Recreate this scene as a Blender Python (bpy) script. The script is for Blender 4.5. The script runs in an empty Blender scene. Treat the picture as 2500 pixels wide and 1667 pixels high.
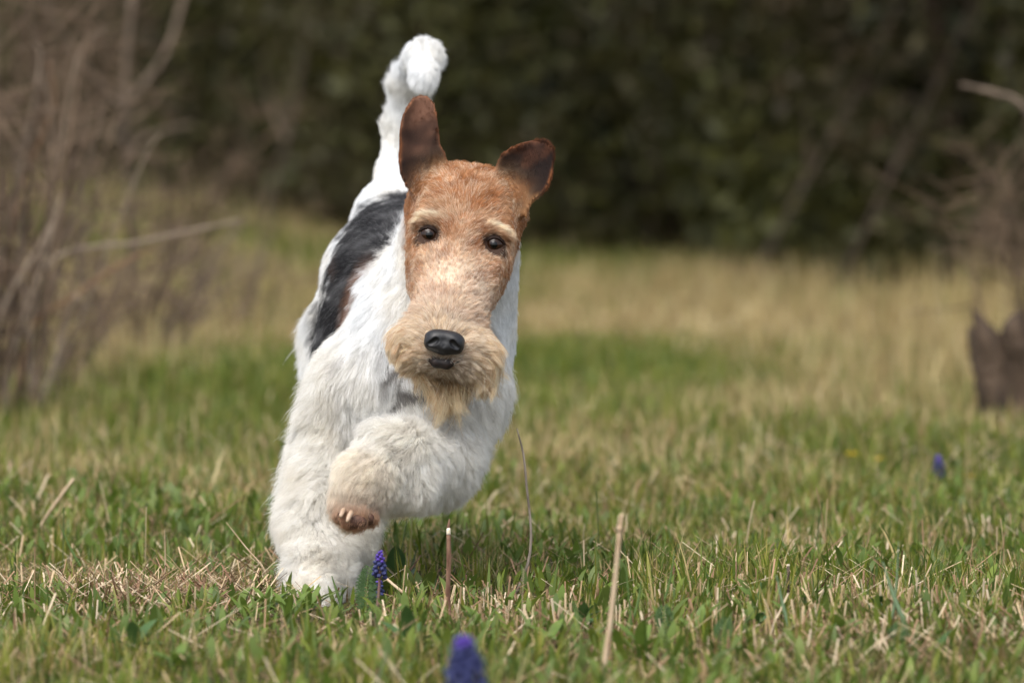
import bpy, math, random
import numpy as np
from mathutils import Vector, Matrix, kdtree
from mathutils.bvhtree import BVHTree

random.seed(7)
RNG = np.random.RandomState(7)
SC = bpy.context.scene
COL = SC.collection

# ------------------------------------------------------------------ camera, world, sun, exposure
F_PX = 13889.0
CAM = np.array([0.0, -5.3, 0.45])
TILT = math.atan((833.5 - 288.0) / F_PX)
cam_d = bpy.data.cameras.new('camera')
cam = bpy.data.objects.new('camera', cam_d)
COL.objects.link(cam)
cam.location = CAM.tolist()
cam.rotation_euler = (math.radians(90) - TILT, 0, 0)
cam_d.sensor_width = 36.0
cam_d.lens = 200.0
cam_d.clip_start = 0.1
cam_d.clip_end = 600.0
cam_d.dof.use_dof = True
cam_d.dof.focus_distance = 5.27
cam_d.dof.aperture_fstop = 7.1
cam_d.dof.aperture_blades = 0
SC.camera = cam

w = bpy.data.worlds.new('World')
SC.world = w
w.use_nodes = True
nt = w.node_tree
bg = nt.nodes['Background']
sky = nt.nodes.new('ShaderNodeTexSky')
sky.sky_type = 'NISHITA'
sky.sun_disc = False
SUN_EL, SUN_AZ = math.radians(58), math.radians(205)     # azimuth clockwise from +Y: behind the camera, a little left
sky.sun_elevation = SUN_EL
sky.sun_rotation = SUN_AZ
sky.air_density = 1.0
sky.dust_density = 3.5
sky.ozone_density = 1.0
hs = nt.nodes.new('ShaderNodeHueSaturation')       # thin overcast: the blue is mostly washed out
hs.inputs['Saturation'].default_value = 0.45
nt.links.new(sky.outputs[0], hs.inputs['Color'])
nt.links.new(hs.outputs[0], bg.inputs[0])
bg.inputs[1].default_value = 0.15
sun_d = bpy.data.lights.new('sun', 'SUN')
sun_d.energy = 0.85
sun_d.angle = math.radians(45)
sun_d.color = (1.0, 0.955, 0.88)
sun = bpy.data.objects.new('sun', sun_d)
COL.objects.link(sun)
sv = Vector((math.sin(SUN_AZ) * math.cos(SUN_EL), math.cos(SUN_AZ) * math.cos(SUN_EL), math.sin(SUN_EL)))
sun.rotation_euler = sv.to_track_quat('Z', 'Y').to_euler()
SC.view_settings.view_transform = 'Standard'
SC.view_settings.look = 'None'
SC.view_settings.gamma = 1.0
SC.view_settings.use_curve_mapping = False
SC.view_settings.exposure = 1.18
SC.render.engine = 'CYCLES'
SC.cycles.use_denoising = True
try:
    SC.cycles.denoiser = 'OPENIMAGEDENOISE'
    SC.cycles.denoising_prefilter = 'ACCURATE'
except Exception:
    pass
SC.cycles.max_bounces = 8
SC.cycles.diffuse_bounces = 5
SC.cycles.transmission_bounces = 4
SC.cycles.transparent_max_bounces = 8
SC.cycles.caustics_reflective = False
SC.cycles.caustics_refractive = False
try:
    SC.cycles_curves.shape = 'RIBBONS'
    SC.cycles_curves.subdivisions = 2
except Exception:
    pass


# ------------------------------------------------------------------ helpers
def P(px, py, Y):
    """world point seen at photograph pixel (px,py) on the plane y = Y"""
    ct, st = math.cos(TILT), math.sin(TILT)
    x = (px - 1250.0) / F_PX
    y = -(py - 833.5) / F_PX
    d = np.array([x, ct + y * st, -st + y * ct])
    s = (Y - CAM[1]) / d[1]
    return CAM + d * s


def proj(p):
    ct, st = math.cos(TILT), math.sin(TILT)
    q = p - CAM
    dep = q[:, 1] * ct - q[:, 2] * st
    up = q[:, 1] * st + q[:, 2] * ct
    return 1250 + F_PX * q[:, 0] / dep, 833.5 - F_PX * up / dep


def gz(x, y):
    """height of the ground"""
    x = np.asarray(x, float); y = np.asarray(y, float)
    z = 0.010 * np.sin(x * 3.1 + 0.7) * np.cos(y * 2.3 + 0.4) + 0.006 * np.sin(x * 7.3 + y * 4.1)
    far = np.clip((y - 2.0) / 6.0, 0, 1)
    z = z + far * (0.012 * np.sin(x * 1.3 + y * 0.55 + 1.0) + 0.010 * np.sin(x * 0.6 - y * 0.9))
    z = z - 0.045 * np.exp(-((x - 0.9) / 0.8) ** 2 - ((y - 10.5) / 2.2) ** 2)
    z = z + 0.25 * np.exp(-((x + 1.75) / 0.85) ** 2 - ((y - 13.0) / 4.0) ** 2)
    near = np.clip(1.3 - np.hypot(x + 0.17, y + 0.03) / 0.30, 0, 1)
    return z * (1 - near)


def gp(px, py, Yhint=None):
    """ground point seen at a pixel"""
    Y = F_PX * 0.45 / max(py - 288.0, 20) - 5.3
    for _ in range(4):
        p = P(px, py, Y)
        g = float(gz(p[0], p[1]))
        Y += (p[2] - g) * (Y + 5.3) / 0.45
    p = P(px, py, Y)
    p[2] = float(gz(p[0], p[1]))
    return p


def gx(px, Y):
    p = P(px, 900, Y)
    p[2] = float(gz(p[0], p[1]))
    return p


def vnoise(p, f, seed, n=8):
    r = np.random.RandomState(seed)
    D = r.normal(size=(n, 3)) * f
    ph = r.uniform(0, 6.28, n)
    A = r.normal(size=(n, 3))
    return np.sin(p @ D.T + ph) @ A / math.sqrt(n)


def snoise(p, f, seed, n=10):
    r = np.random.RandomState(seed)
    D = r.normal(size=(n, p.shape[1])) * f
    ph = r.uniform(0, 6.28, n)
    return np.sin(p @ D.T + ph).sum(1) / math.sqrt(n)


def nrm(v):
    return v / np.maximum(np.linalg.norm(v, axis=-1, keepdims=True), 1e-9)


def new_mesh(name, V, Fc, smooth=True):
    me = bpy.data.meshes.new(name)
    V = np.asarray(V, np.float32)
    if isinstance(Fc, np.ndarray):
        n, k = Fc.shape
        me.vertices.add(len(V)); me.vertices.foreach_set('co', V.ravel())
        me.loops.add(n * k); me.loops.foreach_set('vertex_index', Fc.astype(np.int32).ravel())
        me.polygons.add(n)
        me.polygons.foreach_set('loop_start', np.arange(0, n * k, k, dtype=np.int32))
        me.update(calc_edges=True)
    else:
        me.from_pydata(V.tolist(), [], Fc)
        me.update()
    if smooth:
        me.polygons.foreach_set('use_smooth', np.ones(len(me.polygons), dtype=bool))
    me.validate()
    return me


def obj(name, me, mat=None, parent=None, loc=None):
    o = bpy.data.objects.new(name, me)
    COL.objects.link(o)
    if mat is not None and me is not None and not len(me.materials):
        me.materials.append(mat)
    if parent is not None:
        o.parent = parent
    if loc is not None:
        o.location = loc
    return o


def tag(o, label=None, cat=None, group=None, kind=None):
    if label: o['label'] = label
    if cat: o['category'] = cat
    if group: o['group'] = group
    if kind: o['kind'] = kind
    return o


def empty(name, loc, label, cat, group=None):
    e = bpy.data.objects.new(name, None)
    COL.objects.link(e)
    e.location = [float(c) for c in loc]
    e.empty_display_size = 0.02
    return tag(e, label, cat, group)


def set_tint(me, colors, name='tint'):
    a = me.attributes.new(name, 'FLOAT_COLOR', 'POINT')
    c = np.ones((len(colors), 4), np.float32)
    c[:, :3] = colors
    a.data.foreach_set('color', c.ravel())


# ------------------------------------------------------------------ materials
def mat_base(name):
    m = bpy.data.materials.new(name)
    m.use_nodes = True
    n = m.node_tree.nodes
    n.clear()
    return m, n, m.node_tree.links


def mat_tint(name, rough=0.6, transl=0.0, spec=0.3, noise=0.0, nscale=200.0):
    """surface whose colour is the object's own 'tint' attribute, optionally with leaf translucency"""
    m, n, l = mat_base(name)
    out = n.new('ShaderNodeOutputMaterial')
    at = n.new('ShaderNodeAttribute'); at.attribute_name = 'tint'
    col = at.outputs['Color']
    if noise > 0:
        tc = n.new('ShaderNodeTexCoord')
        tx = n.new('ShaderNodeTexNoise'); tx.inputs['Scale'].default_value = nscale
        tx.inputs['Detail'].default_value = 3
        l.new(tc.outputs['Object'], tx.inputs['Vector'])
        mr = n.new('ShaderNodeMapRange')
        mr.inputs['From Min'].default_value = 0.3; mr.inputs['From Max'].default_value = 0.7
        mr.inputs['To Min'].default_value = 1 - noise; mr.inputs['To Max'].default_value = 1 + noise
        l.new(tx.outputs['Fac'], mr.inputs['Value'])
        mx = n.new('ShaderNodeVectorMath'); mx.operation = 'SCALE'
        l.new(col, mx.inputs[0]); l.new(mr.outputs['Result'], mx.inputs['Scale'])
        col = mx.outputs[0]
    b = n.new('ShaderNodeBsdfPrincipled')
    b.inputs['Roughness'].default_value = rough
    b.inputs['Specular IOR Level'].default_value = spec
    l.new(col, b.inputs['Base Color'])
    if transl > 0:
        t = n.new('ShaderNodeBsdfTranslucent')
        l.new(col, t.inputs['Color'])
        mix = n.new('ShaderNodeMixShader'); mix.inputs[0].default_value = transl
        l.new(b.outputs[0], mix.inputs[1]); l.new(t.outputs[0], mix.inputs[2])
        l.new(mix.outputs[0], out.inputs['Surface'])
    else:
        l.new(b.outputs[0], out.inputs['Surface'])
    return m


def mat_plain(name, c1, c2=None, scale=60.0, rough=0.6, spec=0.3, coat=0.0, bump=0.0, stretch=(1, 1, 1), transl=0.0):
    m, n, l = mat_base(name)
    out = n.new('ShaderNodeOutputMaterial')
    b = n.new('ShaderNodeBsdfPrincipled')
    b.inputs['Roughness'].default_value = rough
    b.inputs['Specular IOR Level'].default_value = spec
    b.inputs['Coat Weight'].default_value = coat
    b.inputs['Coat Roughness'].default_value = 0.03
    b.inputs['Base Color'].default_value = (*c1, 1)
    src = None
    if c2 is not None or bump > 0:
        tc = n.new('ShaderNodeTexCoord')
        mp = n.new('ShaderNodeMapping'); mp.inputs['Scale'].default_value = stretch
        tx = n.new('ShaderNodeTexNoise'); tx.inputs['Scale'].default_value = scale
        tx.inputs['Detail'].default_value = 4
        l.new(tc.outputs['Object'], mp.inputs[0]); l.new(mp.outputs[0], tx.inputs['Vector'])
        if c2 is not None:
            cr = n.new('ShaderNodeValToRGB')
            cr.color_ramp.elements[0].color = (*c1, 1); cr.color_ramp.elements[0].position = 0.35
            cr.color_ramp.elements[1].color = (*c2, 1); cr.color_ramp.elements[1].position = 0.65
            l.new(tx.outputs['Fac'], cr.inputs[0]); l.new(cr.outputs[0], b.inputs['Base Color'])
            src = cr.outputs[0]
        if bump > 0:
            bp = n.new('ShaderNodeBump'); bp.inputs['Strength'].default_value = 1.0
            bp.inputs['Distance'].default_value = bump
            l.new(tx.outputs['Fac'], bp.inputs['Height']); l.new(bp.outputs[0], b.inputs['Normal'])
    if transl > 0:
        t = n.new('ShaderNodeBsdfTranslucent'); t.inputs[0].default_value = (*c1, 1)
        if src: l.new(src, t.inputs[0])
        mix = n.new('ShaderNodeMixShader'); mix.inputs[0].default_value = transl
        l.new(b.outputs[0], mix.inputs[1]); l.new(t.outputs[0], mix.inputs[2])
        l.new(mix.outputs[0], out.inputs['Surface'])
    else:
        l.new(b.outputs[0], out.inputs['Surface'])
    return m


def mat_fur(name):
    m, n, l = mat_base(name)
    out = n.new('ShaderNodeOutputMaterial')
    at = n.new('ShaderNodeAttribute'); at.attribute_name = 'tint'
    d = n.new('ShaderNodeBsdfDiffuse'); t = n.new('ShaderNodeBsdfTranslucent')
    g = n.new('ShaderNodeBsdfGlossy'); g.inputs['Roughness'].default_value = 0.45
    g.inputs['Color'].default_value = (1, 1, 1, 1)
    l.new(at.outputs['Color'], d.inputs[0]); l.new(at.outputs['Color'], t.inputs[0])
    m1 = n.new('ShaderNodeMixShader'); m1.inputs[0].default_value = 0.58
    m2 = n.new('ShaderNodeMixShader'); m2.inputs[0].default_value = 0.015
    l.new(d.outputs[0], m1.inputs[1]); l.new(t.outputs[0], m1.inputs[2])
    l.new(m1.outputs[0], m2.inputs[1]); l.new(g.outputs[0], m2.inputs[2])
    l.new(m2.outputs[0], out.inputs['Surface'])
    return m


M_SKIN = mat_tint('dog_skin', 0.8, 0, 0.2, 0.12, 120)
M_FUR = mat_fur('dog_hair')
M_NOSE = mat_plain('nose_leather', (0.006, 0.006, 0.007), (0.014, 0.014, 0.016), 900, 0.42, 0.4, 0.0, 0.0002)
M_EYE = mat_plain('eye_brown', (0.014, 0.006, 0.003), (0.024, 0.010, 0.005), 300, 0.06, 0.28, 0.0)
M_PUPIL = mat_plain('pupil_black', (0.002, 0.002, 0.002), None, 1, 0.06, 0.28, 0.0)
M_LID = mat_plain('eyelid_skin', (0.008, 0.005, 0.004), (0.02, 0.011, 0.008), 500, 0.75, 0.12)
M_LIP = mat_plain('lip_skin', (0.006, 0.004, 0.004), (0.020, 0.012, 0.010), 300, 0.6, 0.3)
M_PAD = mat_plain('paw_pad_skin', (0.045, 0.022, 0.014), (0.10, 0.048, 0.030), 250, 0.65, 0.3, 0, 0.0006)
M_CLAW = mat_plain('claw_horn', (0.30, 0.20, 0.13), (0.40, 0.28, 0.19), 200, 0.4, 0.5)
M_GRASS = mat_tint('grass_blade', 0.5, 0.36, 0.35)
M_STRAW = mat_tint('straw', 0.65, 0.12, 0.25)
M_HEDGE = mat_tint('hedge_leaf', 0.55, 0.22, 0.25)
M_BARK = mat_plain('twig_bark', (0.10, 0.075, 0.055), (0.18, 0.135, 0.10), 40, 0.8, 0.2, 0, 0.002, (1, 1, 0.3))
M_BARK_PINK = mat_plain('bramble_bark', (0.085, 0.055, 0.034), (0.18, 0.125, 0.082), 30, 0.75, 0.25, 0, 0, (1, 1, 0.3))
M_BARK_ORANGE = mat_plain('orange_cane', (0.15, 0.080, 0.040), (0.20, 0.12, 0.065), 30, 0.7, 0.25)
M_BARK_PALE = mat_plain('pale_cane', (0.19, 0.145, 0.105), (0.27, 0.21, 0.155), 30, 0.7, 0.25)
M_BARK_DARK = mat_plain('stump_bark', (0.026, 0.018, 0.012), (0.088, 0.060, 0.040), 30, 0.85, 0.2, 0, 0.01, (1, 1, 0.35))

# ground
def mat_ground():
    m, n, l = mat_base('soil_and_moss')
    out = n.new('ShaderNodeOutputMaterial'); b = n.new('ShaderNodeBsdfPrincipled')
    b.inputs['Roughness'].default_value = 0.95; b.inputs['Specular IOR Level'].default_value = 0.1
    tc = n.new('ShaderNodeTexCoord')
    n1 = n.new('ShaderNodeTexNoise'); n1.inputs['Scale'].default_value = 1.1; n1.inputs['Detail'].default_value = 6
    n2 = n.new('ShaderNodeTexNoise'); n2.inputs['Scale'].default_value = 45; n2.inputs['Detail'].default_value = 5
    l.new(tc.outputs['Object'], n1.inputs['Vector']); l.new(tc.outputs['Object'], n2.inputs['Vector'])
    r1 = n.new('ShaderNodeValToRGB')
    r1.color_ramp.elements[0].color = (0.052, 0.060, 0.018, 1); r1.color_ramp.elements[0].position = 0.38
    r1.color_ramp.elements[1].color = (0.12, 0.085, 0.042, 1); r1.color_ramp.elements[1].position = 0.62
    r2 = n.new('ShaderNodeValToRGB')
    r2.color_ramp.elements[0].color = (0.35, 0.35, 0.35, 1); r2.color_ramp.elements[0].position = 0.35
    r2.color_ramp.elements[1].color = (1.2, 1.15, 1.05, 1); r2.color_ramp.elements[1].position = 0.7
    mx = n.new('ShaderNodeMix'); mx.data_type = 'RGBA'; mx.blend_type = 'MULTIPLY'
    mx.inputs[0].default_value = 1.0
    l.new(n1.outputs['Fac'], r1.inputs[0]); l.new(n2.outputs['Fac'], r2.inputs[0])
    l.new(r1.outputs[0], mx.inputs[6]); l.new(r2.outputs[0], mx.inputs[7])
    l.new(mx.outputs[2], b.inputs['Base Color'])
    bp = n.new('ShaderNodeBump'); bp.inputs['Distance'].default_value = 0.01
    l.new(n2.outputs['Fac'], bp.inputs['Height']); l.new(bp.outputs[0], b.inputs['Normal'])
    l.new(b.outputs[0], out.inputs['Surface'])
    return m
M_GROUND = mat_ground()


# ------------------------------------------------------------------ ground
def build_ground():
    xs = np.concatenate([[-300, -120, -50, -25, -14], np.arange(-9, 9.01, 0.12), [14, 25, 50, 120, 300]])
    ys = np.concatenate([[-60, -25, -12, -8], np.arange(-6, 30.01, 0.14), [36, 50, 90, 160, 320]])
    X, Y = np.meshgrid(xs, ys, indexing='ij')
    fade = np.clip((10 - np.abs(X)) / 3, 0, 1) * np.clip((32 - Y) / 4, 0, 1) * np.clip((Y + 9) / 2, 0, 1)
    Z = gz(X, Y) * fade
    V = np.stack([X, Y, Z], -1).reshape(-1, 3)
    nx, ny = X.shape
    i, j = np.meshgrid(np.arange(nx - 1), np.arange(ny - 1), indexing='ij')
    a = (i * ny + j).ravel()
    Fc = np.stack([a, a + ny, a + ny + 1, a + 1], -1)
    o = obj('ground', new_mesh('ground', V, Fc), M_GROUND)
    tag(o, 'meadow soil under green and dry grass', None, None, 'structure')
build_ground()


# ------------------------------------------------------------------ tubes
def tube_data(pts, rad, sides=7, cap=True):
    pts = np.asarray(pts, float); rad = np.asarray(rad, float)
    n = len(pts)
    tang = nrm(np.gradient(pts, axis=0))
    ref = np.array([0.3, 0.9, 0.1]) if abs(tang[0][2]) > 0.5 else np.array([0, 0, 1.0])
    V = []; Fc = []
    for i in range(n):
        s = np.cross(tang[i], ref); s /= max(np.linalg.norm(s), 1e-9)
        t = np.cross(s, tang[i])
        for k in range(sides):
            a = 2 * math.pi * k / sides
            V.append(pts[i] + rad[i] * (math.cos(a) * s + math.sin(a) * t))
    for i in range(n - 1):
        for k in range(sides):
            k2 = (k + 1) % sides
            Fc.append((i * sides + k, i * sides + k2, (i + 1) * sides + k2, (i + 1) * sides + k))
    if cap:
        Fc.append(tuple(range(sides))[::-1]); Fc.append(tuple((n - 1) * sides + k for k in range(sides)))
    return V, Fc


class MB:
    def __init__(s): s.V = []; s.F = []
    def add(s, V, Fc):
        o = len(s.V); s.V.extend([list(v) for v in V]); s.F.extend([tuple(i + o for i in f) for f in Fc])
    def tube(s, pts, rad, sides=6):
        s.add(*tube_data(pts, rad, sides))
    def mesh(s, name, smooth=True):
        return new_mesh(name, s.V, s.F, smooth)


def smooth_path(pts, n):
    """Catmull-Rom through pts"""
    p = np.asarray(pts, float)
    p = np.vstack([2 * p[0] - p[1], p, 2 * p[-1] - p[-2]])
    out = []
    segs = len(p) - 3
    for u in np.linspace(0, segs - 1e-6, n):
        i = int(u); t = u - i
        a, b, c, d = p[i], p[i + 1], p[i + 2], p[i + 3]
        out.append(0.5 * ((2 * b) + (-a + c) * t + (2 * a - 5 * b + 4 * c - d) * t * t + (-a + 3 * b - 3 * c + d) * t ** 3))
    return np.array(out)


def blob(c, r, seg=10, rings=7, jitter=0.0, rot=None):
    V = []; Fc = []
    c = np.asarray(c, float); r = np.asarray(r, float) * np.ones(3)
    V.append([0, 0, 1])
    for i in range(1, rings):
        th = math.pi * i / rings
        for k in range(seg):
            a = 2 * math.pi * k / seg
            V.append([math.sin(th) * math.cos(a), math.sin(th) * math.sin(a), math.cos(th)])
    V.append([0, 0, -1])
    V = np.array(V) * r
    if jitter: V = V * (1 + jitter * RNG.uniform(-1, 1, (len(V), 1)))
    if rot is not None: V = V @ np.asarray(rot).T
    V = V + c
    for k in range(seg): Fc.append((0, 1 + k, 1 + (k + 1) % seg))
    for i in range(rings - 2):
        for k in range(seg):
            a = 1 + i * seg; k2 = (k + 1) % seg
            Fc.append((a + k, a + seg + k, a + seg + k2, a + k2))
    last = len(V) - 1; a = 1 + (rings - 2) * seg
    for k in range(seg): Fc.append((a + k, last, a + (k + 1) % seg))
    return V, Fc


# ================================================================== DOG
# ---- skin as one signed-distance body
PR = []          # primitives


def rc(a, b, ra, rb, k=0.02, tagn='body', ln=0.015, lift=0.25, comb=None, flat=None):
    """round cone between two points; a,b = (px,py,Y)"""
    A, B = P(*a), P(*b)
    if comb is None:
        comb = nrm(B - A)
    PR.append(dict(t='c', a=A, b=B, ra=ra, rb=rb, k=k, tag=tagn, ln=ln, lift=lift, comb=np.array(comb, float)))


def el(c, r, rot=(0, 0, 0), k=0.02, tagn='body', ln=0.015, lift=0.25, comb=(0, 1, -0.6), world=False, R=None):
    C = np.array(c, float) if world else P(*c)
    if R is None:
        from mathutils import Euler
        R = np.array(Euler([math.radians(q) for q in rot]).to_matrix())
    PR.append(dict(t='e', a=C, r=np.array(r, float), R=R, k=k, tag=tagn, ln=ln, lift=lift, comb=nrm(np.array(comb, float))))


def d_prim(q, p):
    if q['t'] == 'c':
        ab = q['b'] - q['a']
        t = np.clip(((p - q['a']) @ ab) / max(ab @ ab, 1e-9), 0, 1)
        return np.linalg.norm(p - q['a'] - t[:, None] * ab, axis=1) - (q['ra'] + (q['rb'] - q['ra']) * t)
    if q['t'] == 'e':
        v = (p - q['a']) @ q['R']
        k0 = np.linalg.norm(v / q['r'], axis=1)
        k1 = np.linalg.norm(v / q['r'] ** 2, axis=1)
        return k0 * (k0 - 1) / np.maximum(k1, 1e-6)
    if q['t'] == 'ear':
        return ear_d(q, p)


def poly_sdf(x, y, poly):
    poly = np.asarray(poly, float)
    d = np.full(x.shape, 1e9); s = np.ones(x.shape)
    n = len(poly)
    for i in range(n):
        a = poly[i]; b = poly[i - 1]
        ex, ey = b[0] - a[0], b[1] - a[1]
        wx, wy = x - a[0], y - a[1]
        t = np.clip((wx * ex + wy * ey) / (ex * ex + ey * ey), 0, 1)
        bx, by = wx - ex * t, wy - ey * t
        d = np.minimum(d, bx * bx + by * by)
        c1 = y >= a[1]; c2 = y < b[1]; c3 = ex * wy > ey * wx
        s = np.where((c1 & c2 & c3) | (~c1 & ~c2 & ~c3), -s, s)
    return s * np.sqrt(d)


def ear_d(q, p):
    v = (p - q['o']) @ q['B']           # ear frame: across, up, thickness (away from the camera)
    d2 = poly_sdf(v[:, 0], v[:, 1], q['poly'])
    a0 = np.interp(v[:, 1], q['lv'], q['mid']); wd = np.interp(v[:, 1], q['lv'], q['half'])
    cup = q['cup'] * (1 - np.minimum(((v[:, 0] - a0) / wd) ** 2, 1.6)) + q['lean'] * v[:, 1] + q['roll'] * np.maximum(v[:, 1] - q['fold'], 0) ** 2 * 30
    dc = np.abs(v[:, 2] - cup) * 0.86 - q['th']
    h = np.maximum(d2 + 0.0015, dc)
    return h


HR = math.radians(8.5)        # head rolled to its left
HP = math.radians(35)         # nose tipped forward and down
HO = P(1126, 585, 0.005)      # between the eyes
Hu = np.array([math.cos(HR), 0, -math.sin(HR)])
Hv0 = np.array([math.sin(HR), 0, math.cos(HR)])
Hv = Hv0 * math.cos(HP) + np.array([0, math.sin(HP), 0])
Hw = np.cross(Hu, Hv)
if Hw[1] > 0: Hw = -Hw
HB = np.stack([Hu, Hv, Hw], 1)      # columns: across the face, up the face, out of the face


def H(u, v, w_):
    return HO + HB @ np.array([u, v, w_])


def hel(u, v, w_, r, k=0.015, tagn='head', ln=0.0088, lift=0.24, tilt=0.0, yaw=0.0):
    from mathutils import Euler
    Rl = np.array(Euler((math.radians(tilt), 0, math.radians(yaw))).to_matrix())
    el(H(u, v, w_), r, k=k, tagn=tagn, ln=ln, lift=lift, comb=Hv, world=True, R=HB @ Rl)


def hrc(a, b, ra, rb, k=0.012, tagn='head', ln=0.008, lift=0.2):
    PR.append(dict(t='c', a=H(*a), b=H(*b), ra=ra, rb=rb, k=k, tag=tagn, ln=ln, lift=lift, comb=-Hv))


# torso: rump high, front end low
el((990, 745, 0.28), (0.082, 0.160, 0.092), (14, 0, 0), 0.03, 'rib', 0.014, 0.12, (0.0, 0.8, -0.6))
el((985, 680, 0.43), (0.072, 0.085, 0.078), (14, 0, 0), 0.03, 'rump', 0.010, 0.10, (0, 0.6, -0.8))
el((965, 560, 0.50), (0.046, 0.055, 0.055), (0, 0, 0), 0.03, 'rump', 0.009, 0.10, (-0.2, 0.3, -0.9))
rc((915, 700, 0.44), (890, 880, 0.44), 0.046, 0.047, 0.04, 'thigh', 0.014, 0.16, (-0.25, 0.0, -1))
el((902, 895, 0.44), (0.046, 0.075, 0.066), (0, 0, 0), 0.04, 'thigh', 0.016, 0.18, (-0.25, 0.0, -1))
el((1088, 850, 0.44), (0.050, 0.075, 0.074), (0, 0, 0), 0.03, 'thigh', 0.016, 0.18, (0.25, 0.0, -1))
el((985, 900, 0.24), (0.085, 0.13, 0.070), (8, 0, 0), 0.03, 'rib', 0.020, 0.2, (-0.2, 0.4, -0.9))
# neck, shoulders and chest
rc((1068, 800, 0.16), (1118, 600, 0.115), 0.074, 0.057, 0.03, 'neck', 0.013, 0.14, (-0.15, 0.25, -1))
el((1025, 935, 0.115), (0.071, 0.075, 0.070), (0, 0, 0), 0.03, 'chest', 0.024, 0.25, (-0.1, -0.2, -1))
el((966, 865, 0.135), (0.042, 0.065, 0.085), (0, 20, 0), 0.03, 'chest', 0.022, 0.22, (-0.25, 0.1, -1))
el((1146, 815, 0.130), (0.024, 0.055, 0.080), (0, -4, 0), 0.03, 'chest', 0.022, 0.22, (0.15, 0.1, -1))
# planted foreleg
rc((888, 950, 0.125), (825, 1110, 0.13), 0.046, 0.038, 0.025, 'leg', 0.024, 0.5)
rc((825, 1110, 0.13), (800, 1300, 0.075), 0.036, 0.0335, 0.02, 'leg', 0.028, 0.62)
rc((800, 1300, 0.075), (782, 1430, 0.01), 0.0335, 0.024, 0.02, 'leg', 0.022, 0.5)
rc((782, 1430, 0.01), (766, 1468, -0.045), 0.025, 0.021, 0.015, 'leg', 0.012, 0.3)
# raised foreleg: elbow out to the right, forearm across, paw hanging
rc((1112, 950, 0.10), (1070, 1105, 0.045), 0.040, 0.033, 0.025, 'leg', 0.022, 0.42, (0.2, -0.2, -1))
rc((1068, 1128, 0.045), (968, 1135, -0.03), 0.0340, 0.0325, 0.02, 'leg', 0.023, 0.5, (-0.6, -0.3, -0.8))
rc((970, 1135, -0.03), (895, 1170, -0.065), 0.033, 0.025, 0.02, 'leg', 0.018, 0.45, (-0.6, -0.3, -0.7))
rc((893, 1172, -0.068), (858, 1235, -0.078), 0.0225, 0.0175, 0.015, 'paw', 0.015, 0.3)
for (a, b) in (((838, 1238, -0.084), (832, 1256, -0.090)), ((857, 1243, -0.090), (848, 1265, -0.098)),
               ((880, 1243, -0.088), (876, 1268, -0.096)), ((899, 1238, -0.078), (903, 1258, -0.084))):
    rc(a, b, 0.0085, 0.0072, 0.004, 'toe', 0.0095, 0.22)
# hind legs: right one reaching the ground behind the planted foreleg, left one tucked up
rc((880, 850, 0.43), (846, 1010, 0.37), 0.052, 0.035, 0.03, 'hind', 0.022, 0.4)
rc((846, 1010, 0.37), (850, 1190, 0.47), 0.034, 0.022, 0.02, 'hind', 0.020, 0.4)
rc((845, 1190, 0.47), (835, 1345, 0.42), 0.020, 0.017, 0.015, 'hind', 0.018, 0.35)
rc((835, 1345, 0.42), (832, 1362, 0.38), 0.018, 0.015, 0.01, 'hind', 0.012, 0.3)
rc((1080, 850, 0.43), (1050, 1000, 0.34), 0.050, 0.036, 0.03, 'hind', 0.020, 0.35)
rc((1050, 1000, 0.34), (1040, 1090, 0.43), 0.034, 0.022, 0.02, 'hind', 0.018, 0.35)
rc((1040, 1090, 0.43), (1030, 1170, 0.36), 0.020, 0.016, 0.015, 'hind', 0.014, 0.35)
# tail, tip curled towards the camera
rc((958, 500, 0.545), (955, 425, 0.585), 0.026, 0.0150, 0.02, 'tail', 0.008, 0.2)
rc((955, 425, 0.585), (968, 310, 0.60), 0.0130, 0.0120, 0.012, 'tail', 0.009, 0.2)
rc((968, 310, 0.60), (1000, 215, 0.60), 0.0125, 0.0170, 0.012, 'tail', 0.015, 0.32)
rc((1000, 215, 0.60), (1030, 150, 0.57), 0.0170, 0.0170, 0.012, 'tail', 0.013, 0.3)
rc((1030, 150, 0.57), (1037, 135, 0.53), 0.0165, 0.0165, 0.012, 'tail', 0.012, 0.3, (0.05, -1, -0.2))
rc((1037, 140, 0.53), (1032, 192, 0.50), 0.0155, 0.0135, 0.01, 'tail', 0.012, 0.25, (0, -0.4, -1))
# head
hel(0.000, 0.052, -0.046, (0.0480, 0.054, 0.052), 0.015)                 # skull
hel(-0.022, 0.058, -0.044, (0.0290, 0.042, 0.045), 0.015)
hel(0.022, 0.058, -0.044, (0.0290, 0.042, 0.045), 0.015)
hel(0.000, 0.018, -0.022, (0.0450, 0.056, 0.030), 0.015)                 # forehead
hel(-0.0285, 0.000, -0.036, (0.0185, 0.045, 0.034), 0.015)               # cheeks
hel(0.0285, 0.000, -0.036, (0.0185, 0.045, 0.034), 0.015)
hel(0.000, -0.050, -0.030, (0.0335, 0.050, 0.032), 0.015)
hel(0.000, -0.078, -0.030, (0.0295, 0.040, 0.028), 0.015, 'muzzle', 0.011, 0.2)
hel(0.000, -0.103, -0.026, (0.0290, 0.024, 0.0235), 0.012, 'muzzle', 0.010, 0.3)
hel(-0.027, -0.099, -0.036, (0.0210, 0.020, 0.022), 0.012, 'lipside', 0.027, 0.32)
hel(0.027, -0.099, -0.036, (0.0210, 0.020, 0.022), 0.012, 'lipside', 0.027, 0.32)
hel(0.000, -0.093, -0.062, (0.0200, 0.026, 0.018), 0.012, 'chin', 0.042, 0.25)
hel(-0.0300, 0.0150, -0.002, (0.0150, 0.0060, 0.0070), 0.008, 'brow', 0.0105, 0.3)   # brow ridges
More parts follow.
